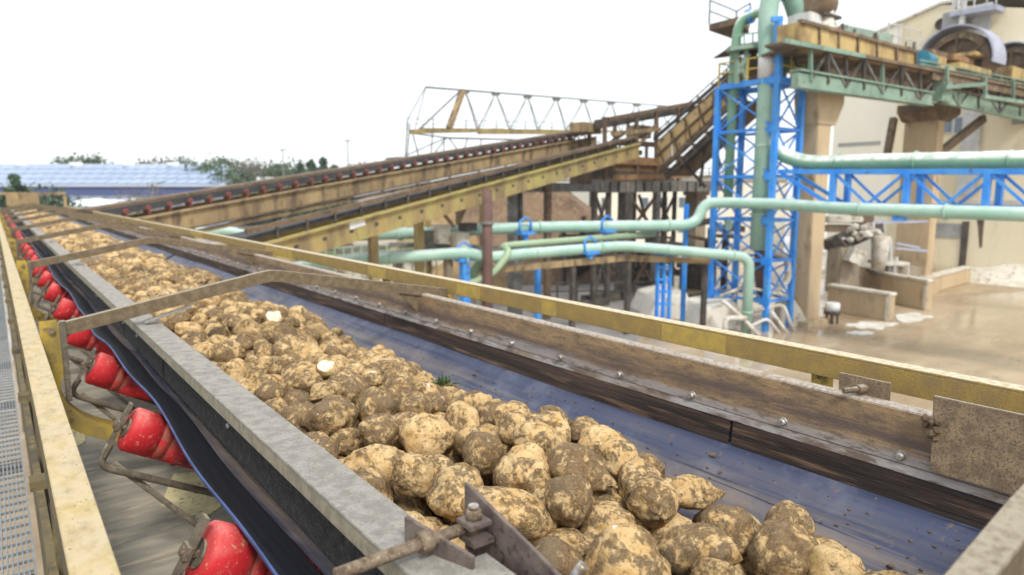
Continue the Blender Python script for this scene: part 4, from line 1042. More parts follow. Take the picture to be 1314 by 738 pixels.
# ================================================================== PIPES
def pipe(path, r, mk, label, rad=.7, seg=16, joints=(), name='pipe'):
    r *= .93; pts = bent(path, rad, 7); mb = MB(); mb.tube(pts, r, seg); o = mb.build(name, mk)
    acc = 1.4; k_ = 0
    for a, b_ in zip(pts, pts[1:]):
        d = b_-a; L_ = d.length
        if L_ < .9: acc += L_; continue
        t = 0
        while acc+(L_-t) >= 3.0:
            t += 3.0-acc; acc = 0
            q = a+d.normalized()*min(t, L_-.1); n_ = d.normalized(); k_ += 1
            MB().tube([q-n_*.035, q+n_*.035], r*(1.22 if k_ % 2 else 1.10), seg).build('flange' if k_ % 2 else 'weld_collar', mk, o)
        acc += L_-t
    tag(o, label, 'pipe', 'green process pipes')
    for k, (p, d, w_, mj) in enumerate(joints):
        p = Vector(p); d = Vector(d).normalized(); MB().tube([p-d*w_/2, p+d*w_/2], r*1.07, seg).build('pipe_joint', mj, o)
    return o
V3 = Vector
m0 = pd(980, 200, 30.7)
pipe([(m0.x, m0.y, -2.6), (m0.x, m0.y, 5.6), pd(984, 30, 30.7), pd(990, -14, 30.7), pd(1012, -14, 30.9), pd(1024, 22, 31.3)], .43, 'pipe_green', 'thick pale green main pipe rising inside the blue tower and arching over at the top', rad=1.0, seg=20,
     joints=[((m0.x, m0.y, 5.35), (0, 0, 1), .95, 'white_paint')])
pipe([(m0.x+.02, m0.y, 3.4), (m0.x, m0.y, 2.1), (27.75, 16.3, 1.19), (27.75, 13.0, 1.17), (27.75, 2.5, .93)], .33, 'pipe_deep', 'green pipe with painted sky sheen lying along the top of the blue truss bridge', rad=1.3)
pipe([(26.9, 2.5, -.80), (26.9, 14, -.66), pd(1000, 262, 29.6), pd(928, 260, 31), pd(903, 261, 31.2), pd(893, 289, 31), pd(720, 291, 29.6), pd(620, 294, 28.6), pd(540, 299, 28.6), pd(440, 303, 29.5), pd(260, 300, 33)], .26, 'pipe_green', 'long pale green pipe jogging down left of the tower and under the bridge truss', rad=.75)
q = pd(962, 330, 29.6)
pipe([pd(330, 352, 23.4), pd(432, 336, 24.4), pd(600, 324, 26.1), pd(624, 331, 26.5), pd(660, 327, 27), pd(800, 315.5, 29), q, (q.x, q.y, GZ)], .235, 'pipe_green', 'lower pale green pipe with a kink that turns down at the foot of the tower', rad=.55)
pipe([pd(840, 300, 31), pd(650, 315, 27.6), pd(643, 318, 27.3), pd(655, 322, 26.6), pd(634, 350, 26.4), pd(606, 364, 26.4), pd(570, 366, 26.4)], .15, 'pipe_lime', 'thin lime green pipe bending down in front of the lower green pipe', rad=.35)
pipe([pd(617, 332, 27.0), pd(602, 362, 27.2), pd(594, 380, 27.2)], .22, 'pipe_lime', 'stubby lime green pipe dropping left of the thin bent pipe', rad=.3)
q = pd(941, 100, 32.2)
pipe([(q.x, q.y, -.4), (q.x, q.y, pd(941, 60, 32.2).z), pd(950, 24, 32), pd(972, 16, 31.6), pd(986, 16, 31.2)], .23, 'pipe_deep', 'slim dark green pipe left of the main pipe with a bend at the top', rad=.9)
pr_ = thing('pipe_rack', pd(760, 336, 29)*1, 'long dull beige beam on posts carrying the lower green pipe', 'beam'); pr_.location.z = GZ
for a_, b2 in (((618, 347, 26.9), (700, 340.5, 27.6)), ((700, 340.5, 27.6), (800, 331, 29.3)), ((800, 331, 29.3), (910, 335, 30.2))): MB().bar(pd(*a_), pd(*b2), .22, .26).build('beam', 'conv_beam', pr_)
for u_, v_, d_ in ((735, 338, 28.2), (806, 332, 29.4), (905, 336, 30.1)): q = pd(u_, v_, d_); MB().box((q.x-.1, q.y-.1, GZ), (q.x+.1, q.y+.1, q.z-.1)).build('post', 'dark_steel', pr_)
pipe([pd(100, 290, 30), pd(250, 298, 29), pd(300, 297, 29), pd(318, 305, 29), pd(330, 316, 29)], .22, 'pipe_green', 'short green pipe bend half hidden behind the front inclined conveyor', rad=.4)
q = pd(978, 345, 30.7); mb = MB(); mb.tube([(q.x, q.y, -2.61), (q.x, q.y, -3.6), (q.x, q.y, -4.9)], [.36, .34, .16], 14)
tag(mb.build('pipe_reducer', 'post_maroon'), 'maroon cone hanging under the main pipe inside the tower', 'pipe')
# blue pipe supports
def support(u, v0, d, label, v1=None, w_=.22, clamp=True, name='pipe_support'):
    p = pd(u, v0, d); z1 = GZ if v1 is None else pd(u, v1, d).z
    t = thing(name, (p.x, p.y, z1), label, 'pipe support', 'blue pipe supports')
    MB().box((p.x-w_/2, p.y-w_/2, z1), (p.x+w_/2, p.y+w_/2, p.z)).build('post', 'blue_paint', t)
    if clamp:
        MB().box((p.x-.34, p.y-.22, p.z-.002), (p.x+.34, p.y+.22, p.z+.12)).build('saddle', 'blue_paint', t)
        mb = MB(); mb.tube([(p.x-.3, p.y, p.z+.1), (p.x-.3, p.y, p.z+.55), (p.x, p.y, p.z+.72), (p.x+.3, p.y, p.z+.55), (p.x+.3, p.y, p.z+.1)], .05, 8); mb.build('clamp', 'blue_paint', t)
    return t
support(596, 335, 26.2, 'stout blue support post under the kinked pipe, behind the yellow rail', w_=.30)
support(674, 301, 28.6, 'short blue bracket post hanging between the two green pipes, beside the maroon post', v1=318, w_=.17)
support(779, 298, 29.9, 'short blue bracket post between the two green pipes, under the platform', v1=311, w_=.17)
support(690, 345, 29.2, 'low blue post beside the dark yard railing', w_=.2, clamp=False)
support(881, 262, 31.6, 'tall thin blue post in front of the concrete pier', clamp=False, w_=.17)
support(757, 326, 28.2, 'small blue clamp under the middle of the lower green pipe', v1=332)
lp = pd(853, 318, 29.9)
ls = thing('support_trestle', (lp.x, lp.y, GZ), 'blue ladder-like trestle standing on the white concrete block', 'pipe support', 'blue pipe supports')
for dx, dy in ((-.28, .2), (.0, .0), (.28, -.2)):
    MB().bar((lp.x+dx*.8, lp.y+dy*.8, GZ), (lp.x+dx*.8, lp.y+dy*.8, lp.z-.2), .13).build('post', 'blue_paint', ls)
for k in range(5): z = lp.z-.3-.55*k; MB().bar((lp.x-.2, lp.y+.15, z), (lp.x+.2, lp.y-.15, z), .10, .10).build('rung', 'blue_paint', ls)
MB().bar((lp.x-.35, lp.y+.25, lp.z-.2), (lp.x+.35, lp.y-.25, lp.z-.2), .3, .12).build('saddle', 'blue_paint', ls)
# lime-white pipework round the foot of the tower
wp = thing('drain_pipes', (28, 18.5, GZ), 'tangle of lime-whitened pipes round the foot of the blue tower', 'pipes')
for pts, r in (([(926, 385, 29.6), (950, 405, 29.4), (975, 432, 29.2)], .10), ([(930, 428, 29.3), (930, 408, 29.3), (958, 408, 29.3)], .11), ([(924, 380, 30), (955, 368, 30), (1010, 380, 30.5)], .07), ([(970, 385, 30.5), (985, 380, 30.8), (1012, 360, 31), (1010, 330, 31.2), (985, 322, 31)], .15), ([(990, 400, 29.8), (1012, 430, 29.8)], .08), ([(940, 385, 30.5), (965, 335, 31)], .06), ([(1000, 428, 29.6), (985, 408, 29.8), (960, 420, 29.4)], .07), ([(965, 400, 30), (1005, 390, 30), (1018, 425, 30)], .08)):
    MB().tube(bent([pd(*p) for p in pts], .3, 5), r, 10).build('pipe', 'white_lime', wp)
mb = MB(); pts = [pd(u, v, 31.2) for u, v in ((1000, 424), (1003, 392), (1017, 380), (1030, 400), (1042, 424))]; mb.prism(pts, FH*.9); tag(mb.build('splash_slab', 'concrete_light', bevel=.05), 'pale slanted concrete slab leaning at the foot of the tall pillar', 'slab')

# ================================================================== GANTRY AND PILLARS
PG = Plane((29.2, 15.6), (1, 0)); NG = PG.n
def pillar(name, c, sx, sy, ztop, mk, label, cap=None, capmk=None):
    x, y = c; mb = MB(); mb.box((x, y, GZ+.25), (x+sx, y+sy, ztop)); o = mb.build(name, mk, bevel=.04); tag(o, label, 'pillar')
    MB().box((x-.35, y-.3, GZ), (x+sx+.35, y+sy+.3, GZ+.248)).build('footing', mk, o)
    if cap:
        x0, x1, h = cap; mb = MB(); mb.prism([(x-x0*.3, y-.06, ztop-h), (x+sx+x1*.3, y-.06, ztop-h), (x+sx+x1, y-.06, ztop+.02), (x+sx+x1, y-.06, ztop+.45), (x-x0, y-.06, ztop+.45), (x-x0, y-.06, ztop+.02)], (0, sy+.12, 0)); mb.build('corbel', capmk or mk, o, bevel=.03)
    return o
pillar('concrete_pillar', (29.75, 16.65), 1.15, 1.0, PG.at(1045, 105.7, 1.2).z-.80, 'concrete_tan', 'tall tan concrete pillar with flared head right behind the blue tower', (.3, .9, 1.0))
pillar('concrete_pillar', (44.9, 17.7), .95, 1.9, PG.at(1180, 126, 3.2).z-.88, 'concrete_tan', 'broad tan concrete pillar farther right, under the dark crosshead of the gantry', (1.0, 2.0, .5), 'tank_brown')
ga = thing('gantry', (37, 16.5, GZ), 'green steel gantry with yellow cladding and round drum guards carried on concrete pillars', 'gantry')
def gbar(a, b, w_, h, mk, nm, off=0, drop=0): return MB().bar(PG.at(*a, off), PG.at(*b, off), w_, h, drop=drop).build(nm, mk, ga)
for off in (0.25, 3.2):
    g_ = gbar((1020, 102), (1192, 127.5), .30, .52, 'green_paint', 'girder', off)
    MB().bar(PG.at(1020, 102, off)+up*.36, PG.at(1192, 127.5, off)+up*.31, .5, .07).build('flange', 'green_paint', g_)
    MB().bar(PG.at(1020, 102, off)-up*.30, PG.at(1192, 127.5, off)-up*.30, .5, .07).build('flange', 'green_paint', g_)
    g_ = gbar((1207, 123), (1345, 154), .30, .75, 'green_paint', 'girder', off)
    MB().bar(PG.at(1207, 123, off)+up*.42, PG.at(1345, 154, off)+up*.42, .55, .08).build('flange', 'rusty', g_)
gbar((1203, 117), (1215, 119), .5, 1.0, 'green_paint', 'bearing', .1)
# walkway deck with dark underside
p0, p1 = PG.at(1008, 52.5), PG.at(1340, 119)
mb = MB(); mb.prism([p0, p1, p1+NG*4.2, PG.at(1060, 62.8)+NG*4.2, PG.at(1030, 56.8)+NG*1.2, p0+NG*.9], (0, 0, -.10)); mb.build('deck', 'rusty', ga)
gbar((1006, 52), (1110, 72.5), .12, .17, 'green_paint', 'deck_edge', -.1); gbar((1110.3, 72.6), (1340, 118), .12, .15, 'tank_brown', 'deck_edge', -.1)
for off in (.5, 2, 3.8): gbar((1020, 62), (1340, 124), .14, .22, 'dark_steel', 'stringer', off)
us = [1040, 1062, 1085, 1108, 1132, 1156, 1180, 1205, 1230, 1255, 1282, 1308]
for i, u in enumerate(us):
    vt = 52+(u-1006)*.198; vb = 101+(u-1020)*.165
    for off in (0.1, 2.0, 3.6):
        mk = 'green_paint' if (off < 1 and i % 4 == 0) else 'rusty' if off > 1 else 'dark_steel'
        gbar((u, vt), (u, vb), .14, .14, mk, 'post', off)
        if i+1 < len(us):
            u2 = us[i+1]; vt2 = 52+(u2-1006)*.198; vb2 = 101+(u2-1020)*.165
            if i % 2: gbar((u, vt+2), (u2, vb2), .10, .12, 'grey_steel' if off < 1 else 'rusty', 'diagonal', off)
            else: gbar((u, vb), (u2, vt2+2), .10, .12, 'dark_steel', 'diagonal', off)
for k in range(9):
    u = 1050+32*k; v = 72+(u-1050)*.19; p = PG.at(u, v, 1.2); MB().box((p.x-.5, p.y-.3, p.z-.35), (p.x+.6, p.y+1.4, p.z+.35)).build('pulley_box', 'rusty' if k % 2 else 'dark_steel', ga, bevel=.05)
# rusty troughs, ducts and old conveyor frames packed under the deck
for a, b, w_, h, mk, off in (((1030, 68), (1340, 128), 1.0, .55, 'rusty', 1.0), ((1045, 84), (1340, 142), .9, .40, 'tank_brown', 2.6), ((1028, 61), (1200, 95), .5, .30, 'rust_orange', .35), ((1190, 98), (1345, 128), .5, .35, 'tank_brown', .2), ((1060, 90), (1180, 112), .3, .25, 'rusty', .5), ((1200, 112), (1345, 138), .6, .5, 'rusty', 1.4)):
    gbar(a, b, w_, h, mk, 'trough', off)
# yellow cladding panels
for i in range(6):
    t0, t1 = i/6+.004, (i+1)/6-.004
    T = lambda t: (1027+t*148, 28+t*39); B = lambda t: (1027+t*148, 52+t*33)
    q = [PG.at(*T(t0), .3), PG.at(*T(t1), .3), PG.at(*B(t1), .3), PG.at(*B(t0), .3)]
    mb = MB(); mb.prism(q, NG*.08); mb.build('cladding_panel', 'clad_yellow', ga)
    gbar(T(t1+.003), B(t1+.003), .09, .10, 'tank_brown', 'rib', .25)
gbar((1026, 27), (1176, 67), .22, .14, 'tank_brown', 'coping', .3)
q = [PG.at(1027, 28, .3), PG.at(1027, 52, .3)]; mb = MB(); mb.prism([q[0], q[1], q[1]+NG*1.0, q[0]+NG*1.0], (-.07, 0, 0)); mb.build('cladding_panel', 'clad_yellow', ga)
p, q = PG.at(1088, 32, 2.2), PG.at(1146, 58, 2.2); mb = MB(); mb.prism([(p.x, p.y, p.z), (q.x, q.y, PG.at(1146, 44, 2.2).z), (q.x, q.y, q.z-1), (p.x, p.y, q.z-1)], NG*2.4); mb.build('hopper_cover', 'clad_green', ga, bevel=.03)
p, q = PG.at(1072, 40, 2.6), PG.at(1087, 60, 2.6); mb = MB(); mb.prism([(p.x, p.y, p.z+.2), (q.x, q.y, p.z+.5), (q.x, q.y, q.z), (p.x, p.y, q.z)], NG*2); mb.build('hopper_cover', 'tank_brown', ga, bevel=.03)
def gbox(nm, u0, v0, u1, v1, off, dep, mk, bev=.04, par=None):
    p, q = PG.at(u0, v0, off), PG.at(u1, v1, off); mb = MB(); mb.prism([p, (q.x, q.y, p.z), q, (p.x, p.y, q.z)], NG*dep); return mb.build(nm, mk, par or ga, bevel=bev)
# odds and ends on top of the cladding: posts, boxes, hoses
for k in range(24):
    u = random.uniform(1030, 1178); off = random.uniform(.5, 2.6); v0 = 28+(u-1027)*.264; hgt = random.uniform(4, 13)
    if k % 3: gbar((u, v0), (u+random.uniform(-2, 2), v0-hgt), random.uniform(.05, .16), random.uniform(.06, .16), random.choice(('rusty', 'tank_brown', 'grey_steel', 'green_paint')), 'fixture', off)
    else: gbox('fixture_box', u, v0-hgt*.6, u+random.uniform(4, 10), v0+3, off, .5, random.choice(('rusty', 'tank_brown', 'clad_green', 'rust_orange')), .03)
for k in range(26):
    u = random.uniform(1180, 1325); off = random.uniform(.2, 2.4); v0 = 84+(u-1180)*.2; hgt = random.uniform(3, 14)
    if k % 3: gbar((u, v0), (u+random.uniform(-8, 8), v0-hgt), random.uniform(.05, .16), random.uniform(.06, .2), random.choice(('rusty', 'tank_brown', 'rust_orange', 'green_paint')), 'fixture', off)
    else: gbox('fixture_box', u, v0-hgt*.7, u+random.uniform(4, 12), v0+2, off, .5, random.choice(('rusty', 'tank_brown', 'clad_yellow', 'rust_orange')), .03)
# thin pipe rail against the cream wall
for v in (26, 40, 54): gbar((1140, v+4), (1182, v+14), .05, .05, 'frame_white', 'rail_bar', 2.5)
for u in (1140, 1154, 1168, 1182): gbar((u, 28+(u-1140)*.25), (u, 75), .05, .05, 'frame_white', 'rail_post', 2.5)
def guard(u, v, r, w_, off, back):
    c = PG.at(u, v, off); t = thing('drum_guard', (c.x, c.y, c.z), 'large blue-grey arched drum guard on the gantry, nearest the cladding' if not back else 'smaller blue-grey arched drum guard at the right end of the gantry', 'drum guard', 'arched drum guards')
    mb = MB(); n_ = 22; rows = []
    for k in range(n_+1):
        a = math.radians(-8+196*k/n_); ca_, sa = math.cos(a), math.sin(a)
        rows.append([(c.x, c.y+r*ca_, c.z+r*sa), (c.x+w_, c.y+r*ca_, c.z+r*sa), (c.x+w_, c.y+(r-.09)*ca_, c.z+(r-.09)*sa), (c.x, c.y+(r-.09)*ca_, c.z+(r-.09)*sa), (c.x, c.y+r*ca_, c.z+r*sa)])
    mb.sheet(rows, smooth=False); mb.build('guard_sheet', 'sheet_blue_grey', t)
    mb = MB(); n_ = 28
    for rr, x0, x1 in ((r*.84, c.x+.5, c.x+w_-.1),):
        ring = [[(x, c.y+q*math.cos(2*math.pi*k/n_), c.z+q*math.sin(2*math.pi*k/n_)) for x, q in ((x0, rr), (x1, rr), (x1, rr*.78), (x0, rr*.78), (x0, rr))] for k in range(n_+1)]
        mb.sheet(ring, smooth=False)
    mb.build('drum_rim', 'tank_brown', t)
    mb = MB(); mb.tube([(c.x+.9, c.y, c.z), (c.x+w_-.12, c.y, c.z)], r*.775, 28); mb.build('drum_wall', 'tank_brown', t)
    for k in range(3):
        a = math.pi*k/3+.5; d = Vector((0, math.cos(a), math.sin(a)))*r*.8
        MB().bar(V3((c.x+.55, c.y, c.z))-d, V3((c.x+.55, c.y, c.z))+d, .10, .22, up=(1, 0, 0)).build('spoke', 'rusty', t)
    MB().tube([(c.x+.3, c.y, c.z), (c.x+w_, c.y, c.z)], r*.2, 12).build('hub', 'rusty', t)
guard(1222, 79, 2.15, 2.0, 2.4, False); guard(1293, 90, 1.9, 1.9, 2.6, True)
gbox('machine_box', 1196, 62, 1240, 84, 1.5, .8, 'tank_brown'); gbox('machine_box', 1200, 70, 1214, 88, 1.1, .5, 'clad_yellow'); gbox('machine_box', 1233, 79, 1272, 99, .3, 1.6, 'clad_yellow'); gbox('machine_box', 1252, 65, 1279, 79, .9, 1.6, 'clad_yellow'); gbox('machine_box', 1203, 80, 1226, 92, .4, 1.2, 'clad_yellow')
gbox('machine_box', 1300, 84, 1340, 112, .3, 1.6, 'clad_yellow'); gbox('machine_box', 1224, 68, 1250, 84, 1.2, 1.2, 'rust_orange'); gbox('machine_box', 1270, 84, 1296, 104, .8, 1, 'tank_brown')
c = PG.at(1187, 78, .4); mt = MB(); mt.tube([c-V3((.75, .1, 0)), c+V3((.75, .1, 0))], .42, 16); mo = mt.build('electric_motor', 'teal_motor'); tag(mo, 'teal electric motor on the gantry beside the large drum guard', 'motor')
MB().box(c-V3((.5, .3, .62)), c+V3((.5, .3, -.43))).build('motor_foot', 'dark_steel', mo)
# green handrails and gallery at the right end
for u in range(1186, 1345, 16): gbar((u, 86+(u-1180)*.2), (u, 70+(u-1180)*.2+14), .07, .07, 'green_paint', 'handrail_post', -.1)
for dv in (-9, -4): gbar((1180, 86+dv), (1345, 118.5+dv), .06, .06, 'green_paint', 'handrail', -.1)
for u, v in ((1215, 112), (1264, 124), (1300, 128)): gbar((u, v-26), (u, v), .15, .15, 'green_paint', 'gallery_post', -.3)
gbar((1212, 112), (1262, 108), .2, .2, 'green_paint', 'gallery_beam', -.3); gbar((1262, 124), (1345, 136), .2, .2, 'green_paint', 'gallery_beam', -.4); gbar((1230, 120), (1345, 128), .2, .16, 'green_paint', 'gallery_beam', 1.0)
# green struts between tower head and gantry, top deck
PT = Plane(pd(980, 200, 31)[:2], (RT.x, RT.y))
def tbar(a, b, w_, h, mk, nm, off=0): return MB().bar(PT.at(*a, off), PT.at(*b, off), w_, h).build(nm, mk, ga)
tbar((935, 64), (1012, 54), .5, .16, 'green_paint', 'top_deck', .2); tbar((935, 62), (1012, 50), .5, .14, 'green_paint', 'top_deck', 2.6)
p, q = PT.at(936, 62, .3), PT.at(1012, 53, .3); mb = MB(); mb.prism([p, q, q+PT.n*2.4, p+PT.n*2.4], (0, 0, .06)); mb.build('top_deck', 'rusty', ga)
for a, b in (((1013, 54), (1036, 100)), ((1017, 56), (1017, 90)), ((1035, 58), (1035, 95)), ((1046, 60), (1046, 88)), ((1014, 92), (1048, 92)), ((1014, 60), (1006, 100)), ((945, 62), (945, 108)), ((958, 62), (957, 105)), ((945, 80), (958, 100)), ((958, 70), (946, 95)), ((1005, 60), (1002, 102))): tbar(a, b, .16, .16, 'green_paint', 'strut', .3)
for a, b in (((945, 75), (970, 95)), ((950, 100), (968, 66)), ((968, 62), (968, 105))): tbar(a, b, .2, .2, 'rust_orange', 'strut', 2.2)
for u in range(944, 1013, 11): tbar((u, 60-(u-936)*.13), (u, 46-(u-936)*.13), .05, .05, 'green_paint', 'handrail_post', .1)
tbar((940, 46), (1012, 37), .05, .05, 'green_paint', 'handrail', .1)
MB().bar(pd(999, 24, 30), pd(999, 106, 30), .24, .24).build('head_post', 'blue_paint', tw); MB().bar(pd(990, 25, 30), pd(1004, 24, 30), .2, .2).build('head_post', 'blue_paint', tw); MB().tube([pd(958, 22, 32), pd(966, 20, 31.8)], .32, 14).build('pipe_collar', 'blue_paint', tw)
# left cantilever landing
cl_ = thing('lookout_landing', pd(930, 30, 34)*1, 'small brown cantilevered landing with thin rails sticking out left of the tower head', 'landing')
q = [pd(910, 30, 34), pd(945, 18, 36), pd(962, 22, 34.5), pd(950, 40, 32.5)]; zq = pd(930, 31, 34).z; mb = MB(); mb.prism([(p.x, p.y, zq) for p in q], (0, 0, -.3)); mb.build('slab', 'rusty', cl_)
for p in q[:3]:
    MB().bar((p.x, p.y, zq), (p.x, p.y, zq+1.1), .06).build('rail_post', 'grey_steel', cl_)
for z in (.6, 1.08): MB().bar((q[0].x, q[0].y, zq+z), (q[1].x, q[1].y, zq+z), .05).build('rail_bar', 'grey_steel', cl_); MB().bar((q[1].x, q[1].y, zq+z), (q[2].x, q[2].y, zq+z), .05).build('rail_bar', 'grey_steel', cl_)
MB().bar(pd(948, 40, 33), pd(948, 70, 33), .15).build('bracket', 'rusty', cl_)
# head machinery
hm = thing('head_drum', PG.at(1046, 28, 1)*1, 'brown rounded drum housing with a pale skirt on top of the gantry head', 'machine')
c = PG.at(1048, 6, 1.4)
mb = MB(); mb.tube([c-V3((.9, .3, -.1)), c-V3((.5, .2, -.1)), c+V3((.6, .2, .1)), c+V3((.9, .3, .1))], [.55, .78, .78, .5], 20); mb.build('drum', 'tank_brown', hm)
mb = MB(); mb.tube([c+V3((.2, 0, -.3)), c+V3((.2, 0, -.95)), c+V3((.25, 0, -1.35))], [.62, .70, 1.0], 16); mb.build('drum_skirt', 'concrete_light', hm)
MB().box(c+V3((-1.3, -.5, -1.25)), c+V3((-.35, .6, -.55))).build('pale_box', 'white_paint', hm, bevel=.06)
MB().box(c+V3((-.6, -.7, -.62)), c+V3((.9, .9, -.5))).build('collar', 'dark_steel', hm)
MB().box(c+V3((-.5, -.3, .75)), c+V3((.8, .3, 1.25))).build('drive_box', 'tank_brown', hm, bevel=.06)
# leaning props by the second pillar
for a, b, d0, d1, lab in (((1147, 152), (1136, 212), 43.5, 43, 'leaning brown steel prop left of the broad concrete pillar'), ((1262, 152), (1206, 196), 45, 43, 'diagonal rusty brace right of the broad concrete pillar')):
    tag(MB().bar(pd(*a, d0), pd(*b, d1), .35, .45).build('steel_prop', 'tank_brown'), lab, 'brace')

# ================================================================== BIG CREAM HALL
XB = 58.0
def fx(u, v, off=0):
    r = ray(u, v); return r*((XB+off)/r.x)
hall = thing('factory_hall', (XB+10, 20, GZ), 'large cream-clad factory hall with a shallow gable behind the gantry', 'building')
TOPL = [(1076, 66), (1136, 38), (1209, 6), (1240, 7.5), (1330, 11)]
def ztop(y):
    P_ = [fx(*q) for q in TOPL]; P_.sort(key=lambda v: v.y); return float(np.interp(y, [v.y for v in P_], [v.z for v in P_]))
yL, yR, yM = fx(1076, 66).y, 4.0, fx(1155, 100).y
yy = yR; k = 0
edges = [yR]
while yy < yL-.01:
    yy = min(yy+1.05, yL); edges.append(yy)
apex = fx(1209, 6).y
for a, b in zip(edges, edges[1:]):
    pts = [(XB, a, GZ), (XB, b-.005, GZ), (XB, b-.005, ztop(b)), (XB, a, ztop(a))]
    if a < apex < b: pts.insert(3, (XB, apex, ztop(apex)))
    mb = MB(); mb.prism(pts, (.15, 0, 0)); mb.build('wall_panel', 'wall_pale' if a > yM else 'wall_cream', hall)
mb = MB(); mb.box((XB+.152, yR, GZ), (XB+30, yL-.01, 11)); mb.build('body', 'wall_cream', hall)
rp = [(XB-.15, yL+.2, ztop(yL)+.02), (XB-.15, apex, ztop(apex)+.05), (XB-.15, yR, ztop(yR)+.02), (XB-.15, yR, ztop(yR)+.22), (XB-.15, apex, ztop(apex)+.25), (XB-.15, yL+.2, ztop(yL)+.22)]
mb = MB(); mb.prism(rp, (30, 0, 0)); mb.build('roof', 'concrete_light', hall)
def wbox(nm, u0, v0, u1, v1, out, dep, mk, par=hall, bev=0):
    a, b = fx(u0, v0), fx(u1, v1); return MB().box((XB-out, a.y, a.z), (XB-out+dep, b.y, b.z)).build(nm, mk, par, bevel=bev)
for u0, v0, u1, v1 in ((1207, 150, 1223, 171), (1225, 150, 1243, 171), (1207, 195, 1221, 213), (1223, 195, 1241, 213)):
    f = wbox('window', u0, v0, u1, v1, .10, .095, 'frame_white'); wbox('pane', u0+1.5, v0+1.5, u1-1.5, v1-1.5, .115, .012, 'window_glass', f)
wbox('wall_band', 1186, 256, 1330, 262, .06, .055, 'frame_white'); wbox('roller_door', 1199, 286, 1236, 306, .08, .075, 'grey_door'); wbox('door_leaf', 1199, 307, 1235, 356, .05, .045, 'wall_cream'); wbox('door_jamb', 1236, 284, 1238, 352, .16, .15, 'dark_steel')
wbox('wall_seam', 1076, 184, 1130, 185.5, .03, .025, 'grey_door')
mb = MB(); a = [fx(u, v, -.02) for u, v in ((1252, 272), (1264, 272), (1262, 292), (1260, 318), (1257, 318), (1255, 292))]; mb.prism(a, (.012, 0, 0)); mb.build('soot_streak', 'stain_soot', hall)
wbox('downpipe', 1250, 8, 1252, 250, .25, .2, 'frame_white'); wbox('parapet_band', 1300, 150, 1330, 158, .1, .09, 'grey_door')
dk = thing('roof_platform', fx(1240, 30)*1, 'grey duct with a sloping platform and posts high on the cream hall', 'duct')
MB().box((XB-1.4, fx(1219, 30).y, fx(1219, 41).z), (XB-.01, fx(1243, 30).y, fx(1219, 21).z)).build('duct', 'grey_door', dk, bevel=.04)
p, q = fx(1232, 20), fx(1291, 10); mb = MB(); mb.prism([(XB-1.8, p.y, p.z), (XB-1.8, q.y, q.z), (XB-.17, q.y, q.z), (XB-.17, p.y, p.z)], (0, 0, -.35)); mb.build('platform', 'sheet_blue_grey', dk)
for u in (1236, 1246, 1262, 1278, 1290): v = 20-(u-1232)*.17; a = fx(u, v); MB().bar((XB-1.75, a.y, a.z), (XB-1.75, a.y, a.z+1.6), .07).build('rail_post', 'frame_white', dk)
a, b = fx(1236, 20), fx(1290, 10); MB().bar((XB-1.75, a.y, a.z+1.5), (XB-1.75, b.y, b.z+1.5), .06).build('rail_bar', 'frame_white', dk)
a = fx(1247, 18); MB().box((XB-1.7, a.y-.15, fx(1247, 50).z), (XB-1.4, a.y+.15, a.z+4)).build('mast', 'frame_white', dk)
MB().box((XB-1.6, fx(1238, 8).y, fx(1238, 14).z), (XB-.9, fx(1233, 8).y, fx(1238, 3).z)).build('lamp_unit', 'white_paint', dk)
c = fx(1207, 31, -.4); mb = MB(); ring = [[(c.x+dx, c.y+q*math.cos(2*math.pi*k/20), c.z+q*math.sin(2*math.pi*k/20)) for dx, q in ((0, .42), (.35, .42), (.35, .26), (0, .26), (0, .42))] for k in range(21)]
mb.sheet(ring); mb.build('vent_ring', 'dark_steel', hall)
mb = MB(); mb.tube([(c.x+.1, c.y, c.z), (c.x+.3, c.y, c.z)], .25, 14); mb.build('vent_disc', 'post_maroon', hall)
mb = MB(); q = fx(1290, 352, -2.5); rows = []
for i in range(13):
    rows.append([])
    for j in range(13):
        x, y = (i-6)/6, (j-6)/6; h = max(0, 1-(x*x+y*y)**.6); h *= 1+.35*noise.noise(Vector((x*3, y*3, 2)))
        rows[-1].append((q.x+x*2.4, q.y+y*4.6, GZ-.05+1.35*h))
mb.sheet(rows); o = mb.build('lime_heap', 'concrete_light'); tag(o, 'pale lime heap against the foot of the cream hall', 'heap')

# ================================================================== LOW WALLS, BLOCKS AND SCREEN BETWEEN THE PILLARS
def lowwall(u0, v0, u1, v1, h, th, label, mk='concrete_tan'):
    a, b = pz(u0, v0), pz(u1, v1); d = (b-a).normalized(); n_ = V3((-d.y, d.x, 0)); n_ = n_ if n_.dot(FH) > 0 else -n_
    mb = MB(); mb.prism([a, b, b+up*h, a+up*h], n_*th); o = mb.build('low_wall', mk, bevel=.04); tag(o, label, 'wall')
    MB().bar(a+n_*th/2+up*(h+.075)-d*.02, b+n_*th/2+up*(h+.075)+d*.02, th+.1, .14).build('coping', 'concrete_light', o, bevel=.02)
    MB().bar(b-d*.1-n_*.012+up*.0, b-d*.1-n_*.012+up*h, .03, .2, up=d).build('end_rib', 'concrete_light', o)
    return o
lowwall(1060, 398, 1140, 413, 1.25, .4, 'nearest low tan concrete wall, right of the tall pillar')
lowwall(1112, 382, 1187, 399, 1.5, .4, 'second low tan concrete wall, standing behind and right of the first')
lowwall(1188, 379, 1245, 362, .95, .5, 'low concrete kerb wall running toward the cream hall')
lowwall(448, 383, 590, 372, 2.35, .6, 'long beige concrete bunker wall with a dusty white top behind the green pipe', 'concrete_light')
def trough(px, L_, label):
    t = MB(); pts = [pd(u, v, d) for u, v, d in px]; off = V3((.55, .83, 0))*L_
    t.prism(pts, off); o = t.build('concrete_block', 'block_white', bevel=.04); tag(o, label, 'concrete block'); return o
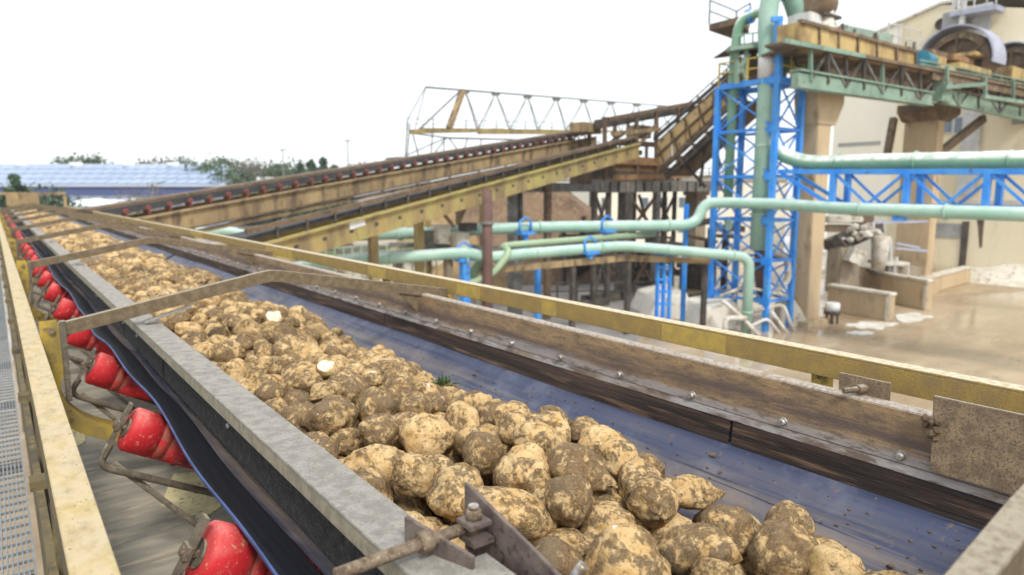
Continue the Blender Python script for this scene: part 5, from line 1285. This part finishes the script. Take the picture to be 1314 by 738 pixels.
trough([(829, 418, 33), (843, 386, 33), (882, 376, 33), (886, 392, 33), (874, 418, 33)], 4.0, 'large off-white concrete block with slanted corner, left of the blue tower')
trough([(888, 436, 30.5), (905, 396, 30.5), (945, 388, 30.5), (948, 400, 30.5), (940, 436, 30.5)], 3.0, 'off-white slant-cornered concrete block at the left foot of the blue tower')
tag(MB().box(pd(878, 378, 36), pd(930, 415, 38)).build('brown_panel', 'tank_brown'), 'brown stained panel between the two concrete blocks', 'panel')
# screen / conveyor head between the pillars
sc = thing('screening_machine', pz(1110, 385)*1, 'battered screening machine caked in white lime between the two concrete pillars', 'machine')
def sbox(nm, u0, v0, u1, v1, d, dep, mk, bev=.05):
    p, q = pd(u0, v0, d), pd(u1, v1, d); mb = MB(); mb.prism([p, (q.x, q.y, p.z), q, (p.x, p.y, q.z)], FH*dep); return mb.build(nm, mk, sc, bevel=bev)
sbox('housing', 1078, 318, 1102, 380, 38, 1.6, 'concrete_grey', .1); sbox('housing', 1100, 345, 1118, 378, 38.5, 1.5, 'tank_brown', .1)
sbox('gearbox', 1104, 264, 1122, 288, 41, 1.2, 'tank_brown', .08); sbox('canopy', 1064, 278, 1108, 286, 40, 2, 'concrete_light'); sbox('canopy', 1064, 290, 1106, 298, 40.5, 2, 'concrete_tan')
MB().bar(pd(1068, 315, 39), pd(1122, 292, 40.5), 1.2, .6).build('chute', 'dark_steel', sc); MB().bar(pd(1072, 305, 39), pd(1096, 332, 38.2), .7, .5).build('chute', 'dark_steel', sc)
mb = MB(); mb.tube([pd(1132, 303, 38), pd(1131, 318, 38), pd(1126, 348, 38)], [.42, .40, .34], 14); mb.build('drop_pipe', 'white_lime', sc); mb = MB(); mb.tube([pd(1126, 348, 38), pd(1125, 352, 38)], .36, 14); mb.build('pipe_mouth', 'dark_steel', sc)
MB().bar(pd(1090, 325, 37.5), pd(1104, 332, 37.5), .7, .8).build('flap', 'white_lime', sc)
mb = MB()
for i in range(60):
    t = random.random(); u = 1082+48*t; v = 308-10*math.sin(t*3.1)+random.uniform(-10, 9); q = pd(u, v, 38.3+random.random()*1.2); r = random.uniform(.08, .26); mb.ico(q, (r, r, r*.8), 1, .3)
mb.build('lime_crust', 'white_lime', sc)['kind'] = 'stuff'
for a, b in (((1070, 330), (1070, 385)), ((1142, 305), (1142, 385)), ((1150, 330), (1150, 385)), ((1120, 285), (1120, 345))): MB().bar(pd(*a, 39), pd(*b, 39), .15).build('leg', 'frame_white', sc)
for a, b in (((1122, 286), (1190, 284)), ((1142, 318), (1190, 322)), ((1150, 312), (1180, 318))): MB().bar(pd(*a, 40), pd(*b, 40), .12).build('rail_bar', 'sheet_blue_grey', sc)
sbox('table', 1134, 337, 1168, 341, 38.5, 1.8, 'white_lime', .02); sbox('tank', 1146, 343, 1180, 380, 39, 1.5, 'concrete_grey')
for a, b in (((1148, 340), (1148, 378)), ((1165, 340), (1165, 378))): MB().bar(pd(*a, 38.6), pd(*b, 38.6), .1).build('leg', 'frame_white', sc)
dr = pz(1067, 415); t = thing('drum_stand', dr, 'small white-topped drum on a dark stand beside the tall pillar', 'drum')
MB().tube([dr+up*.62, dr+up*.95, dr+up*1.0], [.33, .33, .28], 16).build('drum', 'white_drum', t); MB().tube([dr+up*.45, dr+up*.619], .36, 16).build('base', 'dark_steel', t)
for k in range(4): a = k*math.pi/2+.6; MB().bar(dr+V3((.25*math.cos(a), .25*math.sin(a), 0)), dr+V3((.22*math.cos(a), .22*math.sin(a), .45)), .08).build('leg', 'dark_steel', t)

# ================================================================== MIDDLE DISTANCE
def mound(name, u, d, rx, ry, h, mk, label, seed, cat='heap'):
    c = pd(u, 246, d); mb = MB(); rows = []; n_ = 40
    for i in range(n_+1):
        rows.append([])
        for j in range(n_+1):
            x, y = (i/n_*2-1), (j/n_*2-1); rr = min(1, math.sqrt(x*x+y*y)); k = max(0, 1-rr)**.8
            k *= 1+.25*noise.noise(Vector((x*2+seed, y*2, 0)))+.10*noise.noise(Vector((x*7+seed, y*7, 3)))+.05*noise.noise(Vector((x*18, y*18, 3)))
            w_ = RT*x*rx+FH*y*ry; rows[-1].append((c.x+w_.x, c.y+w_.y, GZ-.1+h*k))
    mb.sheet(rows); return tag(mb.build(name, mk), label, cat)
mound('soil_heap', 660, 55, 12, 10, 8.1, 'soil_heap', 'tall brown heap of soil and beets behind the conveyor legs', 3)
mound('beet_heap', 560, 46, 5, 5, 5.6, 'tan_heap', 'smaller tan heap left of the brown soil heap', 9)
pb = thing('pale_building', pd(880, 300, 74)*1, 'pale flat-roofed building with small windows seen between the platform legs', 'building'); pb.location.z = GZ
a, b = pd(758, 240, 74), pd(1010, 240, 80); dd = (b-a).normalized(); nn = V3((-dd.y, dd.x, 0)); nn = nn if nn.dot(FH) > 0 else -nn; a.z = b.z = GZ
mb = MB(); mb.prism([a, b, b+up*7.4, a+up*7.4], nn*12); mb.build('wall', 'wall_pale', pb); mb = MB(); mb.prism([a-nn*.2+up*7.402, b-nn*.2+up*7.402, b+nn*12+up*7.402, a+nn*12+up*7.402], up*.3); mb.build('roof', 'grey_door', pb)
for k in range(9):
    for z in (2.2, 5.0):
        c = a+dd*(1.2+2.3*k)+up*z; w_ = MB().bar(c-nn*.03, c+dd*1.0-nn*.03, .05, 1.2).build('window', 'frame_white', pb); MB().bar(c+dd*.08-nn*.062, c+dd*.92-nn*.062, .01, 1.04).build('pane', 'window_glass', w_)
# dark yard railing and slabs
yr = thing('yard_railing', pz(770, 384)*1, 'dark two-bar railing on the yard in front of the platform legs', 'railing')
ra, rb = pz(690, 388), pz(838, 386)
for k in range(7): q = ra.lerp(rb, k/6); MB().bar(q, q+up*1.15, .08).build('post', 'dark_steel', yr)
for z in (.6, 1.1): MB().bar(ra+up*z, rb+up*z, .07).build('bar', 'dark_steel', yr)
tag(MB().box(pz(738, 398)+V3((0, 0, 0)), pz(772, 392)+V3((.4, .4, .35))).build('steel_plate', 'dark_steel', bevel=.02), 'flat dark steel slab on the yard, left one of two', 'slab')
tag(MB().box(pz(752, 392), pz(790, 386)+V3((.3, .3, .5))).build('steel_plate', 'dark_steel', bevel=.02), 'flat dark steel slab on the yard, right one of two', 'slab')
gr = thing('yard_fence', pd(470, 330, 36)*1, 'thin pale green railing left of the bunker wall', 'railing'); gr.location.z = GZ
a, b = pd(395, 333, 34), pd(590, 316, 37)
for k in range(19): q = a.lerp(b, k/18); MB().bar((q.x, q.y, GZ+1.0), (q.x, q.y, q.z+.45), .06).build('post', 'pipe_lime', gr)
for z in (.45, .1, -.25): MB().bar(a+up*z, b+up*z, .05).build('bar', 'pipe_lime', gr)
rd = thing('timber_clutter', pz(470, 360)*1, 'rusty pipes and timber stacked under the inclined conveyors', 'scrap')
for i in range(26):
    u = random.uniform(400, 545); v = random.uniform(312, 332); d = random.uniform(38, 46); p = pd(u, v, d); an = random.uniform(-.5, .5); L_ = random.uniform(1.5, 4); e = V3((math.cos(an)*L_, math.sin(an)*L_, random.uniform(-.5, .5)))
    MB().bar(p-e*.5, p+e*.5, random.uniform(.12, .3)).build('beam', random.choice(('rusty', 'dark_steel', 'tank_brown', 'grey_steel')), rd)
mb = MB()
for i in range(160):
    q = pz(random.uniform(400, 640), random.uniform(338, 362)); r = random.uniform(.2, .6); mb.ico(q+up*r*.2, (r*1.5, r*1.5, r), 1, .3)
stuff(tag(mb.build('rubble', 'tank_brown'), 'rubble and earth spilled under the inclined conveyors', 'rubble'))
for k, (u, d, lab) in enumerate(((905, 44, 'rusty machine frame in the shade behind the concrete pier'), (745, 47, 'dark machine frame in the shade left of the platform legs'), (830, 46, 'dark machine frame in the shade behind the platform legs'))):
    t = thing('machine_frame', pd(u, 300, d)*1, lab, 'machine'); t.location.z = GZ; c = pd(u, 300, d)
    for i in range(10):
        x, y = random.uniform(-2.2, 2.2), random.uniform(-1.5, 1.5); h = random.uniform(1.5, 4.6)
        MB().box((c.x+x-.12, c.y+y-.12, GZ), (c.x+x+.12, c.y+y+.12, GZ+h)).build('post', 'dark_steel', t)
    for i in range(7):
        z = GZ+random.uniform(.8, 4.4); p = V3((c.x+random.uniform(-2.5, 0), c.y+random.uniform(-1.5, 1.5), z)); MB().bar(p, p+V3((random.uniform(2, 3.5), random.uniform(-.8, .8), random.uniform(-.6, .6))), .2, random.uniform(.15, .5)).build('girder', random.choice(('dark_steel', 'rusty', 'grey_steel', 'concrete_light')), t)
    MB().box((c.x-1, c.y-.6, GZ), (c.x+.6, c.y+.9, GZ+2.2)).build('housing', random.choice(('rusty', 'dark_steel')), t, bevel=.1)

# ================================================================== FAR LEFT: WAREHOUSE, SHED, LAMPS, TREES
D_ = 120.
wh = thing('warehouse', pd(100, 250, D_+15)*1, 'wide navy blue warehouse with a pale roof covered in solar panels', 'building'); wh.location.z = GZ
def wp_(u, v, d=D_): return pd(u, v, d)
def vquad(nm, u0, v0, u1, v1, d, dep, mk, par):
    p, q = wp_(u0, v0, d), wp_(u1, v1, d); mb = MB(); mb.prism([p, (q.x, q.y, p.z), q, (p.x, p.y, q.z)], FH*dep); return mb.build(nm, mk, par)
zE = wp_(0, 238).z; zR = zE+3.9*1.0
p, q = wp_(-260, 238), wp_(291, 238); 
mb = MB(); mb.prism([(p.x, p.y, GZ), (q.x, q.y, GZ), (q.x, q.y, zE), (p.x, p.y, zE)], FH*26); mb.build('wall', 'mid_wall', wh)
vquad('fascia', -260, 238, 291, 250, D_-.15, .14, 'navy_wall', wh)
for k in range(22):
    u = -90+17*k; vquad('glazing', u, 252, u+8, 259, D_-.12, .10, 'window_glass', wh)
for k in range(6):
    u = -40+52*k; vquad('white_panel', u, 254, u+16, 262, D_-.16, .12, 'shed_white', wh)
# roof slope from the eave up to the ridge
e0, e1 = V3((p.x, p.y, zE))-FH*.6, V3((q.x, q.y, zE))-FH*.6; hip = 5.5
r0_, r1_ = e0+FH*14+up*4.2, e1+FH*14+up*4.2-RT*hip
mb = MB(); mb.prism([e0, e1, r1_, r0_], up*-.25); mb.build('roof', 'roof_grey', wh)
mb = MB(); mb.prism([e1, e1+FH*27, r1_], up*-.2); mb.build('roof', 'roof_grey', wh)
pan = None; slope = (r0_-e0)
nrm = slope.cross(RT).normalized(); nrm = nrm if nrm.z > 0 else -nrm
for i in range(34):
    for j in range(4):
        a = e1-RT*(1.4+j*1.25+ i*2.02)+slope*(.05+.225*j)+nrm*.08
        if pan is None:
            mb = MB(); mb.prism([V3((0, 0, 0)), -RT*1.86, -RT*1.86+slope*.20, slope*.20], nrm*.06); pan = mb.build('solar_panel', 'solar_cell', wh, loc=a)
        else: copy_part(pan, wh, a-wh.location)
for u in (28, 98, 165, 222): p = r0_.lerp(r1_, 1); c = wp_(u, 218, 132); c.z = e0.z+3.7; MB().box((c.x-1.1, c.y-.8, c.z), (c.x+1.1, c.y+.8, c.z+.75)).build('roof_vent', 'shed_white', wh, bevel=.1)
sh = thing('white_shed', pd(105, 260, 70)*1, 'low white shed in front of the navy warehouse', 'shed'); sh.location.z = GZ
p, q = pd(76, 265, 70), pd(139, 265, 70)
mb = MB(); mb.prism([(p.x, p.y, GZ), (q.x, q.y, GZ), (q.x, q.y, q.z), (p.x, p.y, p.z)], FH*8); mb.build('wall', 'shed_white', sh)
mb = MB(); mb.prism([p-FH*.2, q-FH*.2, q+FH*4+up*.6, p+FH*4+up*.6], up*.1); mb.build('roof', 'shed_white', sh)
tag(MB().box(pd(330, 239, 125), pd(388, 228, 131)).build('far_shed', 'shed_white'), 'long white roof low on the horizon among the trees', 'shed')
fs = thing('far_depot', pd(470, 215, 140)*1, 'pale low depot on the horizon under the lattice boom', 'building'); fs.location.z = GZ
p, q = pd(430, 217, 140), pd(545, 217, 140); mb = MB(); mb.prism([(p.x, p.y, GZ), (q.x, q.y, GZ), (q.x, q.y, q.z), (p.x, p.y, p.z)], FH*10); mb.build('wall', 'roof_grey', fs)
mb = MB(); mb.prism([p-FH*.3, q-FH*.3, q+FH*5+up*.7, p+FH*5+up*.7], up*.15); mb.build('roof', 'shed_white', fs)
def lamp(u, vtop, d, label, arm=True):
    b_ = pd(u, 246, d); zt_ = pd(u, vtop, d).z; t = thing('street_lamp', (b_.x, b_.y, GZ), label, 'lamp post', 'lamp posts along the road')
    MB().tube([(b_.x, b_.y, GZ), (b_.x, b_.y, zt_)], [.13, .08], 8).build('pole', 'grey_steel', t)
    MB().box((b_.x-.35, b_.y-.3, zt_), (b_.x+.35, b_.y+.3, zt_+.16)).build('lamp_head', 'grey_door', t)
    if arm: e = V3((b_.x, b_.y, zt_))+RT*1.2+up*.3; MB().bar((b_.x, b_.y, zt_), e, .08).build('arm', 'grey_steel', t)
lamp(365, 193, 100, 'slim lamp post left of the conifers on the horizon'); lamp(448, 181, 95, 'tallest lamp post, standing clear against the sky right of the conifers'); lamp(196, 237, 62, 'low lamp post in front of the navy warehouse')
# trees
def tree(name, u, d, h, w_, mk, label, kind='round', n=900, leaf=.35, trunk=True, seed=0, zbase=GZ):
    rnd = random.Random(seed*7+int(u)); b_ = pd(u, 246, d); t = thing(name, (b_.x, b_.y, GZ), label, 'tree', 'trees on the horizon' if d > 80 else None)
    mb = MB(); mb.tube([(b_.x, b_.y, GZ), (b_.x, b_.y, GZ+h*.5), (b_.x, b_.y, GZ+h*.9)], [.03*h, .02*h, .006*h], 8)
    for k in range(7):
        a = rnd.uniform(0, 6.28); z = rnd.uniform(.3, .75)*h; L_ = w_*.4*rnd.uniform(.6, 1); mb.tube([(b_.x, b_.y, GZ+z), (b_.x+math.cos(a)*L_*.5, b_.y+math.sin(a)*L_*.5, GZ+z+L_*.35), (b_.x+math.cos(a)*L_, b_.y+math.sin(a)*L_, GZ+z+L_*.8)], [.014*h, .008*h, .003*h], 5)
    mb.build('trunk', 'bark' if kind != 'bare' else 'twig', t)
    cl = []
    for k in range(26):
        if kind == 'cone':
            z = rnd.random()**1.3; r = (1-z)*w_*.5; a = rnd.uniform(0, 6.28); cl.append((r*math.cos(a)*.7, r*math.sin(a)*.7, (.12+.83*z)*h, w_*.18*(1.25-z)))
        else:
            a = rnd.uniform(0, 6.28); rr = w_*.5*math.sqrt(rnd.random())*.75; z = .22+.63*rnd.random()**.8; sh_ = math.sin(min(1, (z-.15)/.75)*math.pi)**.5; cl.append((rr*math.cos(a)*sh_, rr*math.sin(a)*sh_, z*h, w_*rnd.uniform(.13, .24)))
    mb = MB(); bm = mb.bm
    for k in range(n):
        cx, cy, cz, cr = rnd.choice(cl); v = V3((rnd.gauss(0, 1), rnd.gauss(0, 1), rnd.gauss(0, 1))).normalized()*cr*rnd.uniform(.5, 1.05)
        c = V3((b_.x+cx, b_.y+cy, GZ+cz))+v*1.0
        if kind == 'bare':
            e = v.normalized()*leaf*2.5+up*leaf; s_ = V3((rnd.uniform(-1, 1), rnd.uniform(-1, 1), 0))*.03; q = [c-s_, c+s_, c+e]
        else:
            a1 = V3((rnd.gauss(0, 1), rnd.gauss(0, 1), rnd.gauss(0, 1))).normalized(); a2 = a1.cross(V3((rnd.gauss(0, 1), rnd.gauss(0, 1), rnd.gauss(0, 1)))).normalized(); s_ = leaf*rnd.uniform(.6, 1.3); q = [c-a1*s_, c+a2*s_*.5, c+a1*s_, c-a2*s_*.5]
        bm.faces.new([bm.verts.new(x) for x in q])
    mb.build('crown', mk, t)
TREES = [(115, 150, 12.6, 9, 'leaf_mid', 'round'), (95, 152, 12.2, 7, 'leaf_mid', 'round'), (205, 150, 12.2, 8, 'twig', 'round'), (240, 150, 12.8, 7, 'leaf_mid', 'round'), (225, 160, 12.5, 9, 'twig', 'bare'), (275, 140, 12.3, 8, 'leaf_mid', 'round'), (292, 135, 11.5, 8, 'leaf_mid', 'round'), (312, 140, 10.5, 8, 'leaf_mid', 'round'), (322, 130, 11.0, 6, 'twig', 'bare'), (335, 130, 10.5, 6, 'twig', 'bare'), (350, 135, 9.8, 9, 'leaf_mid', 'round'), (372, 130, 10.2, 8, 'leaf_mid', 'round'), (386, 120, 10.2, 5, 'leaf_dark', 'cone'), (400, 118, 10.7, 6, 'leaf_dark', 'cone'), (416, 120, 10.8, 7, 'leaf_dark', 'cone'), (430, 122, 9.8, 6, 'leaf_dark', 'cone'), (358, 150, 10.2, 10, 'leaf_mid', 'round'), (458, 170, 10.6, 12, 'twig', 'round'), (480, 170, 11.2, 12, 'twig', 'round'), (505, 165, 11.4, 10, 'leaf_mid', 'round'), (300, 125, 8.5, 8, 'leaf_mid', 'round'), (262, 130, 10.5, 6, 'leaf_mid', 'round')]
WHERE = {115: 'green tree crown rising behind the middle of the solar roof', 95: 'low green crown just left of the one behind the solar roof', 205: 'brownish crown behind the right half of the solar roof', 240: 'green crown above the right end of the solar ridge', 225: 'bare crown between the brownish and green crowns behind the roof', 275: 'tall bushy green tree at the right end of the warehouse', 292: 'bushy green tree second from the warehouse end', 312: 'green tree between the warehouse end and the bare trees', 322: 'bare tree, left of the pair beside the white roof', 335: 'bare tree, right of the pair beside the white roof', 350: 'low round tree above the long white roof', 372: 'round green tree just right of the slim lamp post', 386: 'small dark conifer, leftmost of the four', 400: 'dark conifer, second from left of the four', 416: 'tall dark conifer, third from left of the four', 430: 'dark conifer, rightmost of the four', 358: 'broad green tree behind the slim lamp post', 458: 'hazy brown tree right of the tallest lamp post', 480: 'hazy brown tree left of the boom foot', 505: 'pale green tree at the foot of the lattice boom', 300: 'low green bush tree at the roof corner of the warehouse', 262: 'green tree overlapping the roof edge of the warehouse'}
for k, (u, d, h, w_, mk, kind) in enumerate(TREES):
    tree('tree' if kind != 'cone' else 'conifer_tree', u, d, h+1.3, w_*1.7, mk, WHERE[u], kind, n=2600, leaf=.42, seed=k)
tree('conifer_tree', 20, 62, 8.2, 6.0, 'leaf_dark', 'dark green conifer in front of the navy warehouse, at the far left', 'cone', n=2600, leaf=.28, seed=40)
tree('tree', 57, 60, 6.9, 6.0, 'leaf_dark', 'dark green bush beside the conifer, left of the white shed', 'round', n=1300, leaf=.22, seed=41)
tree('tree', 160, 55, 5.6, 4.2, 'leaf_pale', 'pale green shrub right of the white shed', 'round', n=900, leaf=.16, seed=42)
tree('tree', 185, 56, 6.6, 5.6, 'twig', 'bare brownish tree behind the pale green shrub', 'bare', n=1300, leaf=.28, seed=43)
tree('tree', 205, 57, 6.2, 4.0, 'twig', 'bare brownish tree right of the low lamp post', 'bare', n=900, leaf=.28, seed=44)

# ================================================================== AIR
hz = MB().box((-160, -60, GZ-1), (230, 230, 16)).build('haze', 'white_paint'); hz.data.materials.clear()
hm_ = bpy.data.materials.new('haze_air'); hm_.use_nodes = True; t_ = hm_.node_tree; t_.nodes.clear()
pv = t_.nodes.new('ShaderNodeVolumePrincipled'); pv.inputs['Color'].default_value = (.90, .95, 1, 1); pv.inputs['Density'].default_value = .0005; pv.inputs['Anisotropy'].default_value = .2
om = t_.nodes.new('ShaderNodeOutputMaterial'); t_.links.new(pv.outputs[0], om.inputs['Volume']); hz.data.materials.append(hm_); stuff(hz)
tag(hz, 'thin pale haze in the air over the yard', 'haze')
